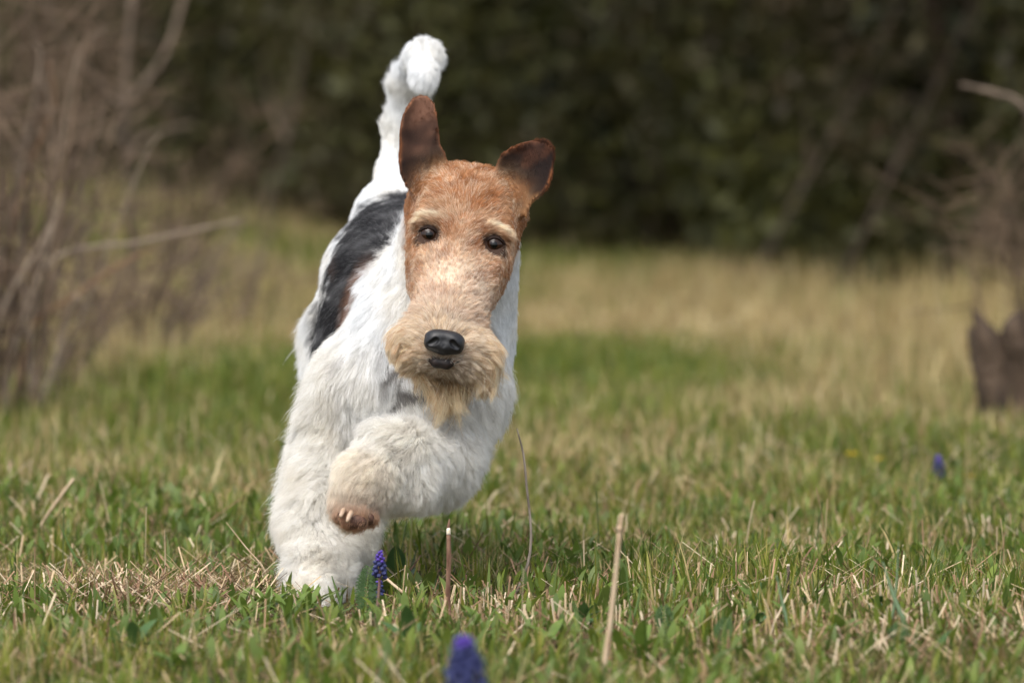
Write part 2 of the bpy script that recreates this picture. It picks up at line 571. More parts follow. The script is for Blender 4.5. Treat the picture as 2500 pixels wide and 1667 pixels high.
hel(0.0300, 0.0150, -0.002, (0.0150, 0.0060, 0.0070), 0.008, 'brow', 0.0105, 0.3)
hel(0.000, -0.022, -0.006, (0.0170, 0.040, 0.012), 0.012)                # bridge of the nose


rc((1050, 492, 0.075), (1036, 462, 0.062), 0.022, 0.012, 0.012, 'head', 0.007, 0.2, (0, 0, 1))      # feet of the ears
rc((1238, 500, 0.075), (1262, 478, 0.062), 0.022, 0.010, 0.012, 'head', 0.007, 0.2, (0, 0, 1))


def add_ear(pix, o, lean, cup, roll=0.0, fold=9.0, yaw=0.0, side=1):
    O = P(*o)
    c, s = math.cos(math.radians(yaw)), math.sin(math.radians(yaw))
    B = np.stack([[c, s, 0], [0, 0, 1], [-s, c, 0]], 1)
    poly = []
    for (px, py) in pix:
        v = (P(px, py, o[2]) - O)
        poly.append([v[0] / c, v[2]])
    po = np.array(poly); lv = np.linspace(po[:, 1].min() + 0.002, po[:, 1].max() - 0.004, 14)
    mid = []; half = []
    for y_ in lv:
        xs_ = []
        for i_ in range(len(po)):
            a_, b_ = po[i_ - 1], po[i_]
            if (a_[1] - y_) * (b_[1] - y_) <= 0 and a_[1] != b_[1]:
                xs_.append(a_[0] + (b_[0] - a_[0]) * (y_ - a_[1]) / (b_[1] - a_[1]))
        mid.append((min(xs_) + max(xs_)) / 2); half.append((max(xs_) - min(xs_)) / 2)
    mid = np.polyval(np.polyfit(lv, mid, 3), lv); half = np.maximum(np.polyval(np.polyfit(lv, half, 3), lv), 0.010)
    PR.append(dict(lv=lv, mid=mid, half=half, t='ear', a=O, o=O, B=B, poly=np.array(poly), lean=lean, cup=cup, roll=roll, fold=fold, th=0.0024,
                   k=0.006, tag='ear', ln=0.0042, lift=0.14, comb=np.array([0.1 * side, 0, 1.0]), side=side))


EAR_L = [(1000, 470), (986, 452), (976, 425), (971, 395), (974, 360), (975, 325), (980, 290), (992, 262), (1013, 238), (1034, 229),
         (1054, 232), (1067, 250), (1075, 285), (1079, 322), (1082, 352), (1094, 378), (1098, 400), (1088, 432), (1065, 470), (1030, 500)]
EAR_R = [(1200, 432), (1206, 402), (1217, 379), (1237, 360), (1262, 347), (1290, 339), (1318, 339), (1342, 347), (1353, 360), (1356, 378),
         (1354, 398), (1352, 418), (1350, 440), (1340, 462), (1322, 480), (1302, 494), (1290, 515), (1283, 540), (1258, 520), (1225, 480)]
add_ear(EAR_L, (1040, 450, 0.050), 0.10, 0.0085, yaw=12, side=-1)
add_ear(EAR_R, (1245, 450, 0.050), 0.05, 0.0095, yaw=-14, side=1)


def sdf_eval(p, prims=None):
    F = np.full(len(p), 0.05)
    for q in (prims or PR):
        d = d_prim(q, p)
        k = q['k']
        h = np.maximum(k - np.abs(F - d), 0) / k
        F = np.minimum(F, d) - h * h * k * 0.25
    return F


def prim_bbox(q, m):
    if q['t'] == 'c':
        r = max(q['ra'], q['rb']) + m
        return np.minimum(q['a'], q['b']) - r, np.maximum(q['a'], q['b']) + r
    if q['t'] == 'e':
        e = np.sqrt(((q['R'] * q['r']) ** 2).sum(1)) + m
        return q['a'] - e, q['a'] + e
    pts = []
    for a, b in q['poly']:
        for c in (-0.02, 0.03):
            pts.append(q['o'] + q['B'] @ np.array([a, b, c]))
    pts = np.array(pts)
    return pts.min(0) - m, pts.max(0) + m


def surface_nets(F, lo, h):
    """polygonise F < 0 on a regular grid"""
    nx, ny, nz = F.shape
    S = F < 0
    c = np.zeros((nx - 1, ny - 1, nz - 1), np.uint8)
    for dx in (0, 1):
        for dy in (0, 1):
            for dz in (0, 1):
                c += S[dx:nx - 1 + dx, dy:ny - 1 + dy, dz:nz - 1 + dz]
    act = (c > 0) & (c < 8)
    idx = np.full(act.shape, -1, np.int32)
    I = np.argwhere(act)
    idx[act] = np.arange(len(I))
    acc = np.zeros((len(I), 3)); cnt = np.zeros(len(I))
    cor = [(a, b, d) for a in (0, 1) for b in (0, 1) for d in (0, 1)]
    for a in cor:
        for ax in range(3):
            if a[ax] == 1: continue
            b = list(a); b[ax] = 1
            fa = F[I[:, 0] + a[0], I[:, 1] + a[1], I[:, 2] + a[2]]
            fb = F[I[:, 0] + b[0], I[:, 1] + b[1], I[:, 2] + b[2]]
            m = (fa < 0) != (fb < 0)
            t = np.where(m, fa / np.where(m, fa - fb, 1), 0)
            p = np.tile(np.array(a, float), (len(I), 1)); p[:, ax] += t
            acc += p * m[:, None]; cnt += m
    V = lo + (I + acc / cnt[:, None]) * h
    Fs = []
    for ax in range(3):
        o1, o2 = [(1, 2), (2, 0), (0, 1)][ax]
        sl0 = [slice(None)] * 3; sl1 = [slice(None)] * 3
        sl0[ax] = slice(0, -1); sl1[ax] = slice(1, None)
        A = S[tuple(sl0)]; B = S[tuple(sl1)]
        E = np.argwhere(A != B)
        ok = (E[:, o1] > 0) & (E[:, o2] > 0) & (E[:, o1] < F.shape[o1] - 1) & (E[:, o2] < F.shape[o2] - 1)
        E = E[ok]
        ins = A[E[:, 0], E[:, 1], E[:, 2]]
        q = []
        for (d1, d2) in ((-1, -1), (0, -1), (0, 0), (-1, 0)):
            e = E.copy(); e[:, o1] += d1; e[:, o2] += d2
            q.append(idx[e[:, 0], e[:, 1], e[:, 2]])
        q = np.stack(q, 1)
        q[~ins] = q[~ins][:, ::-1]
        Fs.append(q)
    return V, np.concatenate(Fs)


def sdf_mesh(prims, h, carve=None):
    bb = [prim_bbox(q, 0.012) for q in prims]
    lo = np.min([b[0] for b in bb], 0); hi = np.max([b[1] for b in bb], 0)
    n = np.ceil((hi - lo) / h).astype(int) + 1
    F = np.full(n, 0.05, np.float32)
    for q, (l, u) in zip(prims, bb):
        m = 0.03
        i0 = np.clip(np.floor((l - m - lo) / h).astype(int), 0, n - 1); i1 = np.clip(np.ceil((u + m - lo) / h).astype(int) + 1, 1, n)
        sl = tuple(slice(a, b) for a, b in zip(i0, i1))
        g = np.meshgrid(*[lo[a] + h * np.arange(i0[a], i1[a]) for a in range(3)], indexing='ij')
        p = np.stack([x.ravel() for x in g], 1)
        d = d_prim(q, p).reshape(g[0].shape)
        f = F[sl]; k = q['k']
        hh = np.maximum(k - np.abs(f - d), 0) / k
        F[sl] = np.minimum(f, d) - hh * hh * k * 0.25
    if carve is not None:
        for (C, r, k) in carve:
            i0 = np.clip(np.floor((C - r - 0.01 - lo) / h).astype(int), 0, n - 1); i1 = np.clip(np.ceil((C + r + 0.01 - lo) / h).astype(int) + 1, 1, n)
            sl = tuple(slice(a, b) for a, b in zip(i0, i1))
            g = np.meshgrid(*[lo[a] + h * np.arange(i0[a], i1[a]) for a in range(3)], indexing='ij')
            p = np.stack([x.ravel() for x in g], 1)
            d = -(np.linalg.norm(p - C, axis=1) - r).reshape(g[0].shape)
            f = F[sl]
            hh = np.maximum(k - np.abs(f - d), 0) / k
            F[sl] = np.maximum(f, d) + hh * hh * k * 0.25
    return surface_nets(F, lo, h)


EYE_U, EYE_V = 0.0300, 0.000
eye_sock = [(H(s * EYE_U, EYE_V - 0.001, 0.006), 0.0105, 0.006) for s in (-1, 1)]
bV, bF = sdf_mesh(PR, 0.0024, eye_sock)


# ---- coat: length, direction and colour all follow the nearest parts of the body
def region_weights(p):
    D = np.stack([d_prim(q, p) for q in PR], 1)
    D = D - D.min(1, keepdims=True)
    W = np.exp(-D / 0.005)
    return W / W.sum(1, keepdims=True)


TAGS = np.array([q['tag'] for q in PR])
LEN = np.array([q['ln'] for q in PR]); LIFT = np.array([q['lift'] for q in PR]); COMB = np.array([q['comb'] for q in PR])


def sstep(a, b, x):
    t = np.clip((x - a) / (b - a), 0, 1)
    return t * t * (3 - 2 * t)


def lerp(a, b, t):
    t = np.asarray(t)[:, None]
    return a * (1 - t) + b * t


WHITE = np.array([0.945, 0.93, 0.89]); COOL = np.array([0.93, 0.94, 0.94]); CREAM = np.array([0.88, 0.77, 0.56])
TAN = np.array([0.60, 0.31, 0.135]); DTAN = np.array([0.34, 0.135, 0.05]); LTAN = np.array([0.80, 0.58, 0.38])
SADDLE = [(1010, 470), (940, 478), (892, 494), (856, 538), (828, 597), (803, 674), (782, 740), (768, 802), (774, 862), (836, 860), (846, 802), (862, 740), (887, 682),
          (929, 624), (966, 566), (990, 520)]


def coat(p, nrmv):
    """colour, length, comb direction, lift for points on the skin"""
    W = region_weights(p)
    ln = W @ LEN; lift = W @ LIFT; comb = nrm(W @ COMB)
    wt = {t: W[:, TAGS == t].sum(1) for t in set(TAGS)}
    q = (p - HO) @ HB
    u, v, ww = q[:, 0], q[:, 1], q[:, 2]
    headw = np.clip(sum(wt[t] for t in ('head', 'muzzle', 'lipside', 'chin', 'brow')) / np.maximum(1 - wt['ear'], 1e-3), 0, 1)
    n1 = snoise(p, 60, 1); n2 = snoise(p, 170, 2); n3 = snoise(p, 400, 3)
    px, py = proj(p)
    base = lerp(WHITE, COOL, sstep(-0.4, 1.4, n1 + 0.4))
    legw = wt['leg'] + wt['paw'] + wt['toe']
    base = lerp(base, np.array([0.93, 0.895, 0.825]), np.clip(legw * (0.65 + 0.3 * n1), 0, 1))
    # underskin speckle on the chest
    ch = np.clip(wt['chest'] + 0.4 * wt['rib'], 0, 1) * sstep(0.15, 1.1, n1 * 0.6 + n2 * 0.8) * sstep(820, 900, py) * (1 - sstep(1040, 1090, py))
    base = lerp(base, np.array([0.22, 0.20, 0.19]), 0.85 * ch)
    # pinkish beige wash on thigh
    base = lerp(base, np.array([0.80, 0.70, 0.58]), 0.35 * wt['thigh'] * sstep(0, 1, n1))
    # saddle on both flanks
    d = poly_sdf(px, py, SADDLE) / 2500.0
    mirror = 2 * 995 - px
    d2 = poly_sdf(mirror, py, SADDLE) / 2500.0
    d = np.minimum(d, np.where(p[:, 0] > -0.10, d2, 1))
    sad = (1 - sstep(-0.004, 0.004, d + 0.0024 * n2 + 0.002 * n3 + 0.0010 * np.random.RandomState(3).normal(size=len(p)))) * (p[:, 1] > 0.09) * (1 - headw) * (1 - wt['tail']) * (1 - sstep(0.55, 0.85, wt['chest'] + wt['neck'] + wt['leg']))
    grey = lerp(np.array([0.048, 0.047, 0.050]), np.array([0.17, 0.168, 0.172]), sstep(-0.6, 1.6, n2 + 0.6 * n1))
    # tan fringe between the saddle and the shoulder
    fr = sstep(-0.012, 0.000, poly_sdf(px, py, SADDLE) / 2500.0) * sstep(600, 680, py) * (px > 825) * (1 - sstep(0, 0.016, poly_sdf(px, py, SADDLE) / 2500.0)) * (1 - headw)
    grey = lerp(grey, np.array([0.36, 0.20, 0.13]), np.clip(fr * 0.9, 0, 1))
    fr2 = (1 - sstep(0.0, 0.006, d)) * sstep(640, 700, py) * (px > 828) * (1 - sad)
    base = lerp(base, np.array([0.55, 0.36, 0.25]), np.clip(fr2, 0, 1) * 0.6 * (1 - headw) * (p[:, 1] > 0.17))
    base = lerp(base, grey, sad)
    # toes and paw
    base = lerp(base, np.array([0.40, 0.20, 0.095]), np.clip(wt['toe'] * 1.2, 0, 1) * 0.92)
    base = lerp(base, np.array([0.88, 0.72, 0.50]), wt['paw'] * 0.6)
    # head
    hc = lerp(TAN, LTAN, np.clip(sstep(-0.5, 1.2, n2 + 0.6 * n3) * 0.65, 0, 1))
    hc = lerp(hc, DTAN, 0.45 * sstep(0.4, 1.3, -n2 + 0.4 * n1))
    hc = lerp(hc, np.array([0.90, 0.77, 0.62]), 0.90 * sstep(0.012, -0.050, v) * np.clip(0.80 + 0.25 * n2, 0, 1) * (1 - 0.6 * sstep(0.022, 0.036, np.abs(u)) * sstep(-0.09, -0.05, v)))
    hc = lerp(hc, np.array([0.86, 0.70, 0.52]), 0.55 * np.exp(-(u / (0.010 + 0.010 * sstep(0, -0.08, v))) ** 2) * sstep(0.035, 0.0, v) * (0.7 + 0.3 * n2))
    hc = lerp(hc, DTAN, 0.4 * sstep(0.035, 0.05, np.abs(u)) * sstep(-0.06, -0.02, v))
    hc = lerp(hc, np.array([0.40, 0.19, 0.10]), np.clip(0.5 * sstep(0.022, 0.038, np.abs(u)) * sstep(-0.095, -0.05, v) * sstep(0.2, 1.0, n1), 0, 1))
    for s in (-1, 1):
        r = np.hypot((u - s * EYE_U) / 1.15, (v - EYE_V + 0.001))
        hc = lerp(hc, DTAN, 0.55 * (1 - sstep(0.010, 0.020, np.hypot((u - s * 0.026) / 1.1, (v - 0.006) * 0.8))))
        hc = lerp(hc, np.array([0.035, 0.018, 0.013]), 0.95 * (1 - sstep(0.0088, 0.0130, r)))
        # pale brow: arched band above the eye
        hc = lerp(hc, np.array([0.93, 0.82, 0.62]), np.clip(wt['brow'] * 1.2, 0, 1) * 0.45 * (np.sign(u) == s) * sstep(0.0085, 0.013, v))
        bv = 0.0185 - 14.0 * (u - s * 0.027) ** 2 - 0.02 * (np.abs(u) - 0.03)
        hc = lerp(hc, np.array([0.95, 0.88, 0.70]), 1.0 * np.exp(-((v - bv) / 0.0036) ** 2) * np.exp(-((u - s * 0.030) / 0.0125) ** 4))
    # dark smudge above the nose leather
    hc = lerp(hc, np.array([0.14, 0.08, 0.06]), 0.7 * np.exp(-((u - 0.001) / 0.009) ** 2 - ((v + 0.092) / 0.007) ** 2) * (ww > -0.03))
    lip = np.clip(wt['lipside'] + wt['chin'] + 0.6 * wt['muzzle'] * sstep(-0.08, -0.095, v), 0, 1)
    bc = lerp(CREAM, np.array([0.78, 0.54, 0.28]), sstep(-0.1, 1.2, n2 + 0.5 * n1) * 0.5)
    hc = lerp(hc, bc, lip * sstep(-0.075, -0.088, v))
    under = np.exp(-((u - 0.001) / 0.017) ** 4) * sstep(-0.108, -0.114, v) * sstep(-0.060, -0.048, ww)
    hc = lerp(hc, np.array([0.16, 0.085, 0.045]), 0.6 * under)
    base = lerp(base, hc, headw)
    # ears: rusty outside and rim, almost black inside
    ear = wt['ear']
    ec = np.tile(np.array([0.26, 0.090, 0.030]), (len(p), 1))
    for qd in [e for e in PR if e['t'] == 'ear']:
        ve = (p - qd['o']) @ qd['B']
        de = poly_sdf(ve[:, 0], ve[:, 1], qd['poly'])
        near = np.linalg.norm(p - qd['o'], axis=1) < 0.14
        front = (nrmv @ qd['B'][:, 2]) < 0.15
        inner = sstep(0.0, -0.0045, de + 0.0012 * n2) * near * front * (np.abs(ve[:, 0]) < 0.2)
        sel = near & (de < 0.012)
        dark = np.tile(np.array([0.014, 0.006, 0.0045]), (len(p), 1))
        if qd['side'] < 0:
            dark = lerp(dark, np.array([0.20, 0.098, 0.062]), sstep(0.022, 0.078, ve[:, 1] + 0.010 * n2))
            rim = lerp(ec, np.array([0.42, 0.17, 0.07]), sstep(0.045, 0.075, ve[:, 1]))
        else:
            dark = lerp(dark, np.array([0.075, 0.028, 0.014]), sstep(0.022, 0.036, ve[:, 1] + 0.008 * n2))
            rim = ec
        e2 = lerp(rim, dark, inner)
        # tan tufts at the foot of the ear
        e2 = lerp(e2, TAN * 0.75, sstep(-0.004, -0.024, ve[:, 1] + 0.004 * n2) * 0.9)
        ec = np.where((sel & (np.sign(u) == qd['side']))[:, None], e2, ec)
    base = lerp(base, ec, ear)
    # skirt of the eyes: shortest hair
    for s in (-1, 1):
        r = np.hypot((u - s * EYE_U), (v - EYE_V))
        ln = np.where(ww > -0.03, ln * sstep(0.006, 0.018, r) + 0.0026 * (1 - sstep(0.010, 0.020, r)), ln)
    # ---- directions on the head
    face = np.zeros_like(p)
    cu = np.clip(u / 0.03, -1.3, 1.3) * (0.8 + 0.9 * sstep(-0.03, -0.09, v))
    up = np.ones(len(p))
    dirl = np.stack([cu * 0.75, 0.9 * up - 0.6 * (1 - up), np.full(len(p), 0.05)], 1)
    cheek = sstep(0.030, 0.042, np.abs(u))
    dirl = dirl * (1 - cheek[:, None]) + np.stack([cu * 0.25, -0.75 * np.ones(len(p)), -0.3 * np.ones(len(p))], 1) * cheek[:, None]
    brow = wt['brow']
    dirl = dirl * (1 - brow[:, None]) + np.stack([np.sign(u) * 1.0, -0.10 + 0 * u, 0.35 + 0 * u], 1) * brow[:, None]
    lw = np.clip(wt['lipside'] + wt['chin'], 0, 1)
    worl = dirl @ HB.T
    side = np.sign(u) * sstep(0.004, 0.02, np.abs(u))
    whisk = Hu[None] * (side * 0.50)[:, None] * (1 - 0.9 * wt['chin'])[:, None] + np.array([0, -0.35, -0.75])
    worl = worl * (1 - lw[:, None]) + whisk * lw[:, None]
    comb = comb * (1 - headw[:, None]) + nrm(worl) * headw[:, None]
    comb = np.where(headw[:, None] > 0.5, nrm(worl), comb)
    return np.clip(base, 0.004, 0.96), ln, nrm(comb), lift, wt, (u, v, ww)


dog = empty('dog', (-0.17, 0.05, 0.0), 'white wire-haired terrier with tan head and grey saddle running at the camera', 'dog')
dog_inv = Vector(dog.location)


def dchild(name, me, mat, world_data=True):
    o = obj(name, me, mat, dog)
    if world_data:
        o.location = -dog_inv
    return o


me = new_mesh('body', bV, bF)
tmpn = np.zeros(len(me.vertices) * 3, np.float32)
me.vertices.foreach_get('normal', tmpn)
bN = tmpn.reshape(-1, 3).astype(float)
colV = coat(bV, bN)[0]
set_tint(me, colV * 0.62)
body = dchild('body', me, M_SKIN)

bvh = BVHTree.FromPolygons(bV.tolist(), bF.tolist())


def hit(origin, direction):
    h = bvh.ray_cast(Vector(origin), Vector(direction))
    return np.array(h[0]) if h[0] is not None else None


NC = P(1085, 836, 0)      # aim: find depth from the muzzle in front
h0 = hit(P(1085, 842, -0.4), nrm(P(1085, 842, -0.4) - CAM))
if h0 is None: h0 = H(0, -0.1035, -0.008)
NY = h0[1] - 0.0035
Nx = np.array([math.cos(HR), 0, -math.sin(HR)]); Nz = np.array([math.sin(HR), 0, math.cos(HR)])
tilt = math.radians(14)
Nz2 = Nz * math.cos(tilt) + np.array([0, math.sin(tilt), 0]); Ny2 = np.cross(Nx, Nz2); Ny2 = Ny2 * (1 if Ny2[1] > 0 else -1)
NB = np.stack([Nx, Ny2, Nz2], 1)
NP = P(1085, 833, NY)


# ---- hair
tri = np.concatenate([bF[:, [0, 1, 2]], bF[:, [0, 2, 3]]])
tA = np.linalg.norm(np.cross(bV[tri[:, 1]] - bV[tri[:, 0]], bV[tri[:, 2]] - bV[tri[:, 0]]), axis=1) * 0.5
tc = bV[tri].mean(1)
tW = region_weights(tc)
DENS = {'rib': 0.9, 'rump': 1.1, 'thigh': 0.9, 'neck': 1.3, 'chest': 1.3, 'leg': 1.9, 'paw': 2.6, 'toe': 4.0, 'hind': 0.6, 'tail': 1.5,
        'head': 2.6, 'muzzle': 2.8, 'lipside': 2.6, 'chin': 2.4, 'brow': 3.0, 'ear': 3.0}
dens = tW @ np.array([DENS[t] for t in TAGS])
# fewer on the far side, never none
away = (np.cross(bV[tri[:, 1]] - bV[tri[:, 0]], bV[tri[:, 2]] - bV[tri[:, 0]])[:, 1] > 0)
dens = dens * np.where(away, 0.45, 1.0)
prob = tA * dens; prob /= prob.sum()
N_HAIR = 480000
ti = RNG.choice(len(tri), N_HAIR, p=prob)
r1 = np.sqrt(RNG.rand(N_HAIR)); r2 = RNG.rand(N_HAIR)
bc = np.stack([1 - r1, r1 * (1 - r2), r1 * r2], 1)
hp = (bV[tri[ti]] * bc[:, :, None]).sum(1)
hn = nrm((bN[tri[ti]] * bc[:, :, None]).sum(1))
hcol, hlen, hcomb, hlift, hwt, (hu, hv, hw) = coat(hp, hn)
keep = np.ones(N_HAIR, bool)
nq = (hp - NP) @ NB
keep &= ~((np.abs(nq[:, 0]) < 0.0165) & (nq[:, 2] < 0.0085) & (nq[:, 2] > -0.0095) & (nq[:, 1] < 0.012))
for s in (-1, 1):
    keep &= ~(((np.hypot(hu - s * EYE_U, (hv - EYE_V) * 1.3)) < 0.0072) & (hw > -0.03))
hp, hn, hcol, hlen, hcomb, hlift, hu, hv, hw = [a[keep] for a in (hp, hn, hcol, hlen, hcomb, hlift, hu, hv, hw)]
hwt = {k: v[keep] for k, v in hwt.items()}
N = len(hp)
SEG = 7
softw = hwt['leg'] + hwt['hind'] + 0.6 * hwt['tail']
beard = np.clip(hwt['lipside'] + hwt['chin'], 0, 1)
L = hlen * RNG.uniform(0.6, 1.15, N) * (1 + 0.22 * snoise(hp, 70, 11))
stray = RNG.rand(N) < 0.012
L = np.where(stray & (hwt['ear'] < 0.3), L * 1.5, L)
comb = hcomb - (hcomb * hn).sum(1, keepdims=True) * hn
comb = nrm(comb + 0.28 * vnoise(hp, 95, 21) * (0.35 + softw)[:, None] + 0.16 * RNG.normal(size=(N, 3)))
comb = nrm(comb - 0.8 * (comb * hn).sum(1, keepdims=True) * hn)
lift = np.clip(hlift * RNG.uniform(0.7, 1.4, N), 0.05, 0.9)
Pn = np.zeros((N, SEG, 3)); Pn[:, 0] = hp - hn * 0.0008
dirv = nrm(hn * (0.25 + lift)[:, None] + comb * (1 - 0.75 * lift)[:, None])
grav = np.array([0, 0, -1.0])
tw_ = np.clip(hwt['head'] + hwt['muzzle'], 0, 1)
wave = (0.45 + 0.75 * beard + 0.75 * softw + 0.45 * tw_ + 0.55 * hwt['chest'] + 0.4 * hwt['thigh'])
seedv = RNG.normal(size=(N, 3)) * 0.004
for i in range(1, SEG):
    s = i / (SEG - 1)
    step = L / (SEG - 1)
    Pn[:, i] = Pn[:, i - 1] + dirv * step[:, None]
    bend = comb * (0.30 * (1 - lift))[:, None] + grav * (0.05 + 0.34 * beard + 0.05 * softw)[:, None]
    wv = vnoise(Pn[:, i] + seedv * (1 - 0.7 * beard)[:, None], 330, 31) * (wave * 0.42)[:, None]
    dirv = nrm(dirv + bend + wv * 0.6 - hn * (0.05 * (1 - lift))[:, None])

# clumps: locks of hair lean together towards their tips
tw_ = np.clip(hwt['head'] + hwt['muzzle'], 0, 1)
clw = np.clip(0.62 + 0.30 * beard + 0.10 * hwt['chest'] + 0.02 * softw + 0.2 * tw_ - 0.35 * hwt['ear'] - 0.15 * hwt['rump'], 0, 0.85)
ng = 26000
gi = RNG.choice(N, ng, replace=False)
# long-haired areas get coarser locks
coarse = beard + 0.6 * softw + 0.4 * hwt['chest']
gi = gi[RNG.rand(ng) < np.clip(0.9 - 0.55 * coarse[gi], 0.2, 1)]
kd = kdtree.KDTree(len(gi))
for j, g in enumerate(gi):
    kd.insert(hp[g], j)
kd.balance()
jit = hp + RNG.normal(size=hp.shape) * 0.0006
near = np.fromiter((kd.find(x)[1] for x in jit), np.int64, N)
G = Pn[gi[near]]
lenr = np.linalg.norm(G[:, -1] - G[:, 0], axis=1)
s = np.linspace(0, 1, SEG)
wgt = (clw * RNG.uniform(0.55, 1.0, N))[:, None] * (s ** 1.3)[None]
same = (np.linalg.norm(G[:, 0] - Pn[:, 0], axis=1) < 0.008)
wgt = wgt * same[:, None]
off = (Pn[:, :1] - G[:, :1]) * 0.25
Pn = Pn * (1 - wgt[:, :, None]) + (G + off) * wgt[:, :, None]
# colour: each lock and each hair a shade of its own; tan hair mixes with pale ones
lockv = np.random.RandomState(5).uniform(0.84, 1.08, len(gi))[near]
hcol = hcol * (lockv * RNG.uniform(0.86, 1.10, N))[:, None]
tanw = np.clip(hwt['head'] + hwt['muzzle'], 0, 1)
palef = (RNG.rand(N) < 0.20 + 0.25 * np.clip(snoise(hp, 150, 77), -0.6, 1)) * tanw
hcol = lerp(hcol, np.array([0.94, 0.84, 0.68]), palef * 0.7)
low = sstep(0.004, -0.05, hv) * np.clip(hwt['head'] + hwt['muzzle'] + hwt['lipside'] * 0.6, 0, 1) * (1 - 0.6 * sstep(0.024, 0.036, np.abs(hu)) * (hv > -0.085))
hcol = lerp(hcol, np.array([0.94, 0.88, 0.80]), (RNG.rand(N) < 0.60 * low) * 0.60)
darkf = (RNG.rand(N) < 0.14) * tanw
hcol = lerp(hcol, DTAN, darkf * 0.6)
sadw = (hcol.mean(1) < 0.24) & (hwt['paw'] + hwt['toe'] < 0.2) & (hwt['ear'] < 0.3) & (tanw < 0.3)
hcol = np.where((sadw & (RNG.rand(N) < 0.10))[:, None], hcol * 0.3 + 0.17, hcol)
hcol = np.where(((beard > 0.4) & (RNG.rand(N) < 0.18))[:, None], hcol * np.array([0.7, 0.52, 0.38]), hcol)
hcol = np.clip(hcol, 0.003, 0.955)


def hair_object(name, mask, r0=0.00012):
    n = int(mask.sum())
    if n == 0: return None
    hc = bpy.data.hair_curves.new(name)
    hc.add_curves([SEG] * n)
    hc.position_data.foreach_set('vector', Pn[mask].astype(np.float32).ravel())
    ra = hc.attributes.get('radius') or hc.attributes.new('radius', 'FLOAT', 'POINT')
    prof = np.interp(np.linspace(0, 1, SEG), [0, 0.6, 1], [1.0, 0.85, 0.18]) * r0
    rr = (prof[None] * RNG.uniform(0.75, 1.25, (n, 1))).astype(np.float32)
    ra.data.foreach_set('value', rr.ravel())
    ca = hc.attributes.new('tint', 'FLOAT_COLOR', 'CURVE')
    c = np.ones((n, 4), np.float32); c[:, :3] = hcol[mask]
    ca.data.foreach_set('color', c.ravel())
    hc.materials.append(M_FUR)
    o = bpy.data.objects.new(name, hc)
    COL.objects.link(o)
    o.parent = dog
    o.location = -dog_inv
    return o


grp = np.full(N, 0)
headsum = hwt['head'] + hwt['brow'] + hwt['muzzle']
keys = ['body_fur', 'head_fur', 'beard', 'ear_fur', 'leg_fur', 'tail_fur']
stack = np.stack([hwt['rib'] + hwt['rump'] + hwt['neck'] + hwt['chest'] + hwt['thigh'], headsum, beard, hwt['ear'],
                  hwt['leg'] + hwt['hind'] + hwt['paw'] + hwt['toe'], hwt['tail']], 1)
grp = stack.argmax(1)
R0 = {'body_fur': 0.00015, 'head_fur': 0.00016, 'beard': 0.00016, 'ear_fur': 0.00011, 'leg_fur': 0.00014, 'tail_fur': 0.00013}
for i, nme in enumerate(keys):
    hair_object(nme, grp == i, R0[nme])

# ---- eyes, lids, nose, lips, pads, claws
def frame_mesh(name, prims, h, mat, carve=None, parent=None):
    V, Fc = sdf_mesh(prims, h, carve)
    return dchild(name, new_mesh(name, V, Fc), mat)


EYE_R = 0.0108
EYE_PIX = [(1048, 574), (1206, 598)]
for s, (ex, ey) in zip((-1, 1), EYE_PIX):
    o_ = P(ex, ey, -0.3)
    dr = nrm(o_ - CAM)
    h0 = hit(o_, dr)
    if h0 is None: h0 = H(s * EYE_U, 0, -0.004)
    C = h0 + dr * (EYE_R - 0.0038)
    V, Fc = blob((0, 0, 0), EYE_R, 28, 18)
    e = obj('eye', new_mesh('eye', V, Fc), M_EYE, dog, (C - np.array(dog_inv)).tolist())
    # pupil: a small cap on the eyeball
    V, Fc = blob(dr * -(EYE_R - 0.0042), (0.0056, 0.0046, 0.0056), 18, 12)
    obj('pupil', new_mesh('pupil', V, Fc), M_PUPIL, e)
    # lids: a shell round the ball with an almond opening
    hh = 0.0006
    n = 50
    ax = (np.arange(n) - n / 2) * hh
    gx_, gy_, gz_ = np.meshgrid(ax, ax, ax, indexing='ij')
    pts = np.stack([gx_.ravel(), gy_.ravel(), gz_.ravel()], 1)
    fx = nrm(Hu + 0.12 * s * np.array([0, 1.0, 0])); fw = -dr; fv = np.cross(fw, fx); fv = nrm(fv) * (1 if fv[2] > 0 else -1)
    a, b, c_ = pts @ fx, pts @ fv, pts @ fw
    shell = np.abs(np.linalg.norm(pts, axis=1) - (EYE_R + 0.0004)) - 0.0009
    op_u = 0.0060 * (1 - (a / 0.0100) ** 2) + 0.0002
    op_l = -0.0066 * (1 - (a / 0.0100) ** 2) - 0.0002
    opening = np.maximum(b - op_u, op_l - b)
    Fv = np.maximum(np.maximum(shell, -opening), -(c_ + 0.001)).reshape(n, n, n)
    V, Fc = surface_nets(Fv, np.array([ax[0]] * 3), hh)
    obj('eyelid', new_mesh('eyelid', V, Fc), M_LID, dog, (C - np.array(dog_inv)).tolist())

# nose leather: broad top plate, rounded tip, two nostrils and the groove between them
n_pr = []
_save = PR
PR = n_pr


def NN(a, b, c): return NP + NB @ np.array([a, b, c])


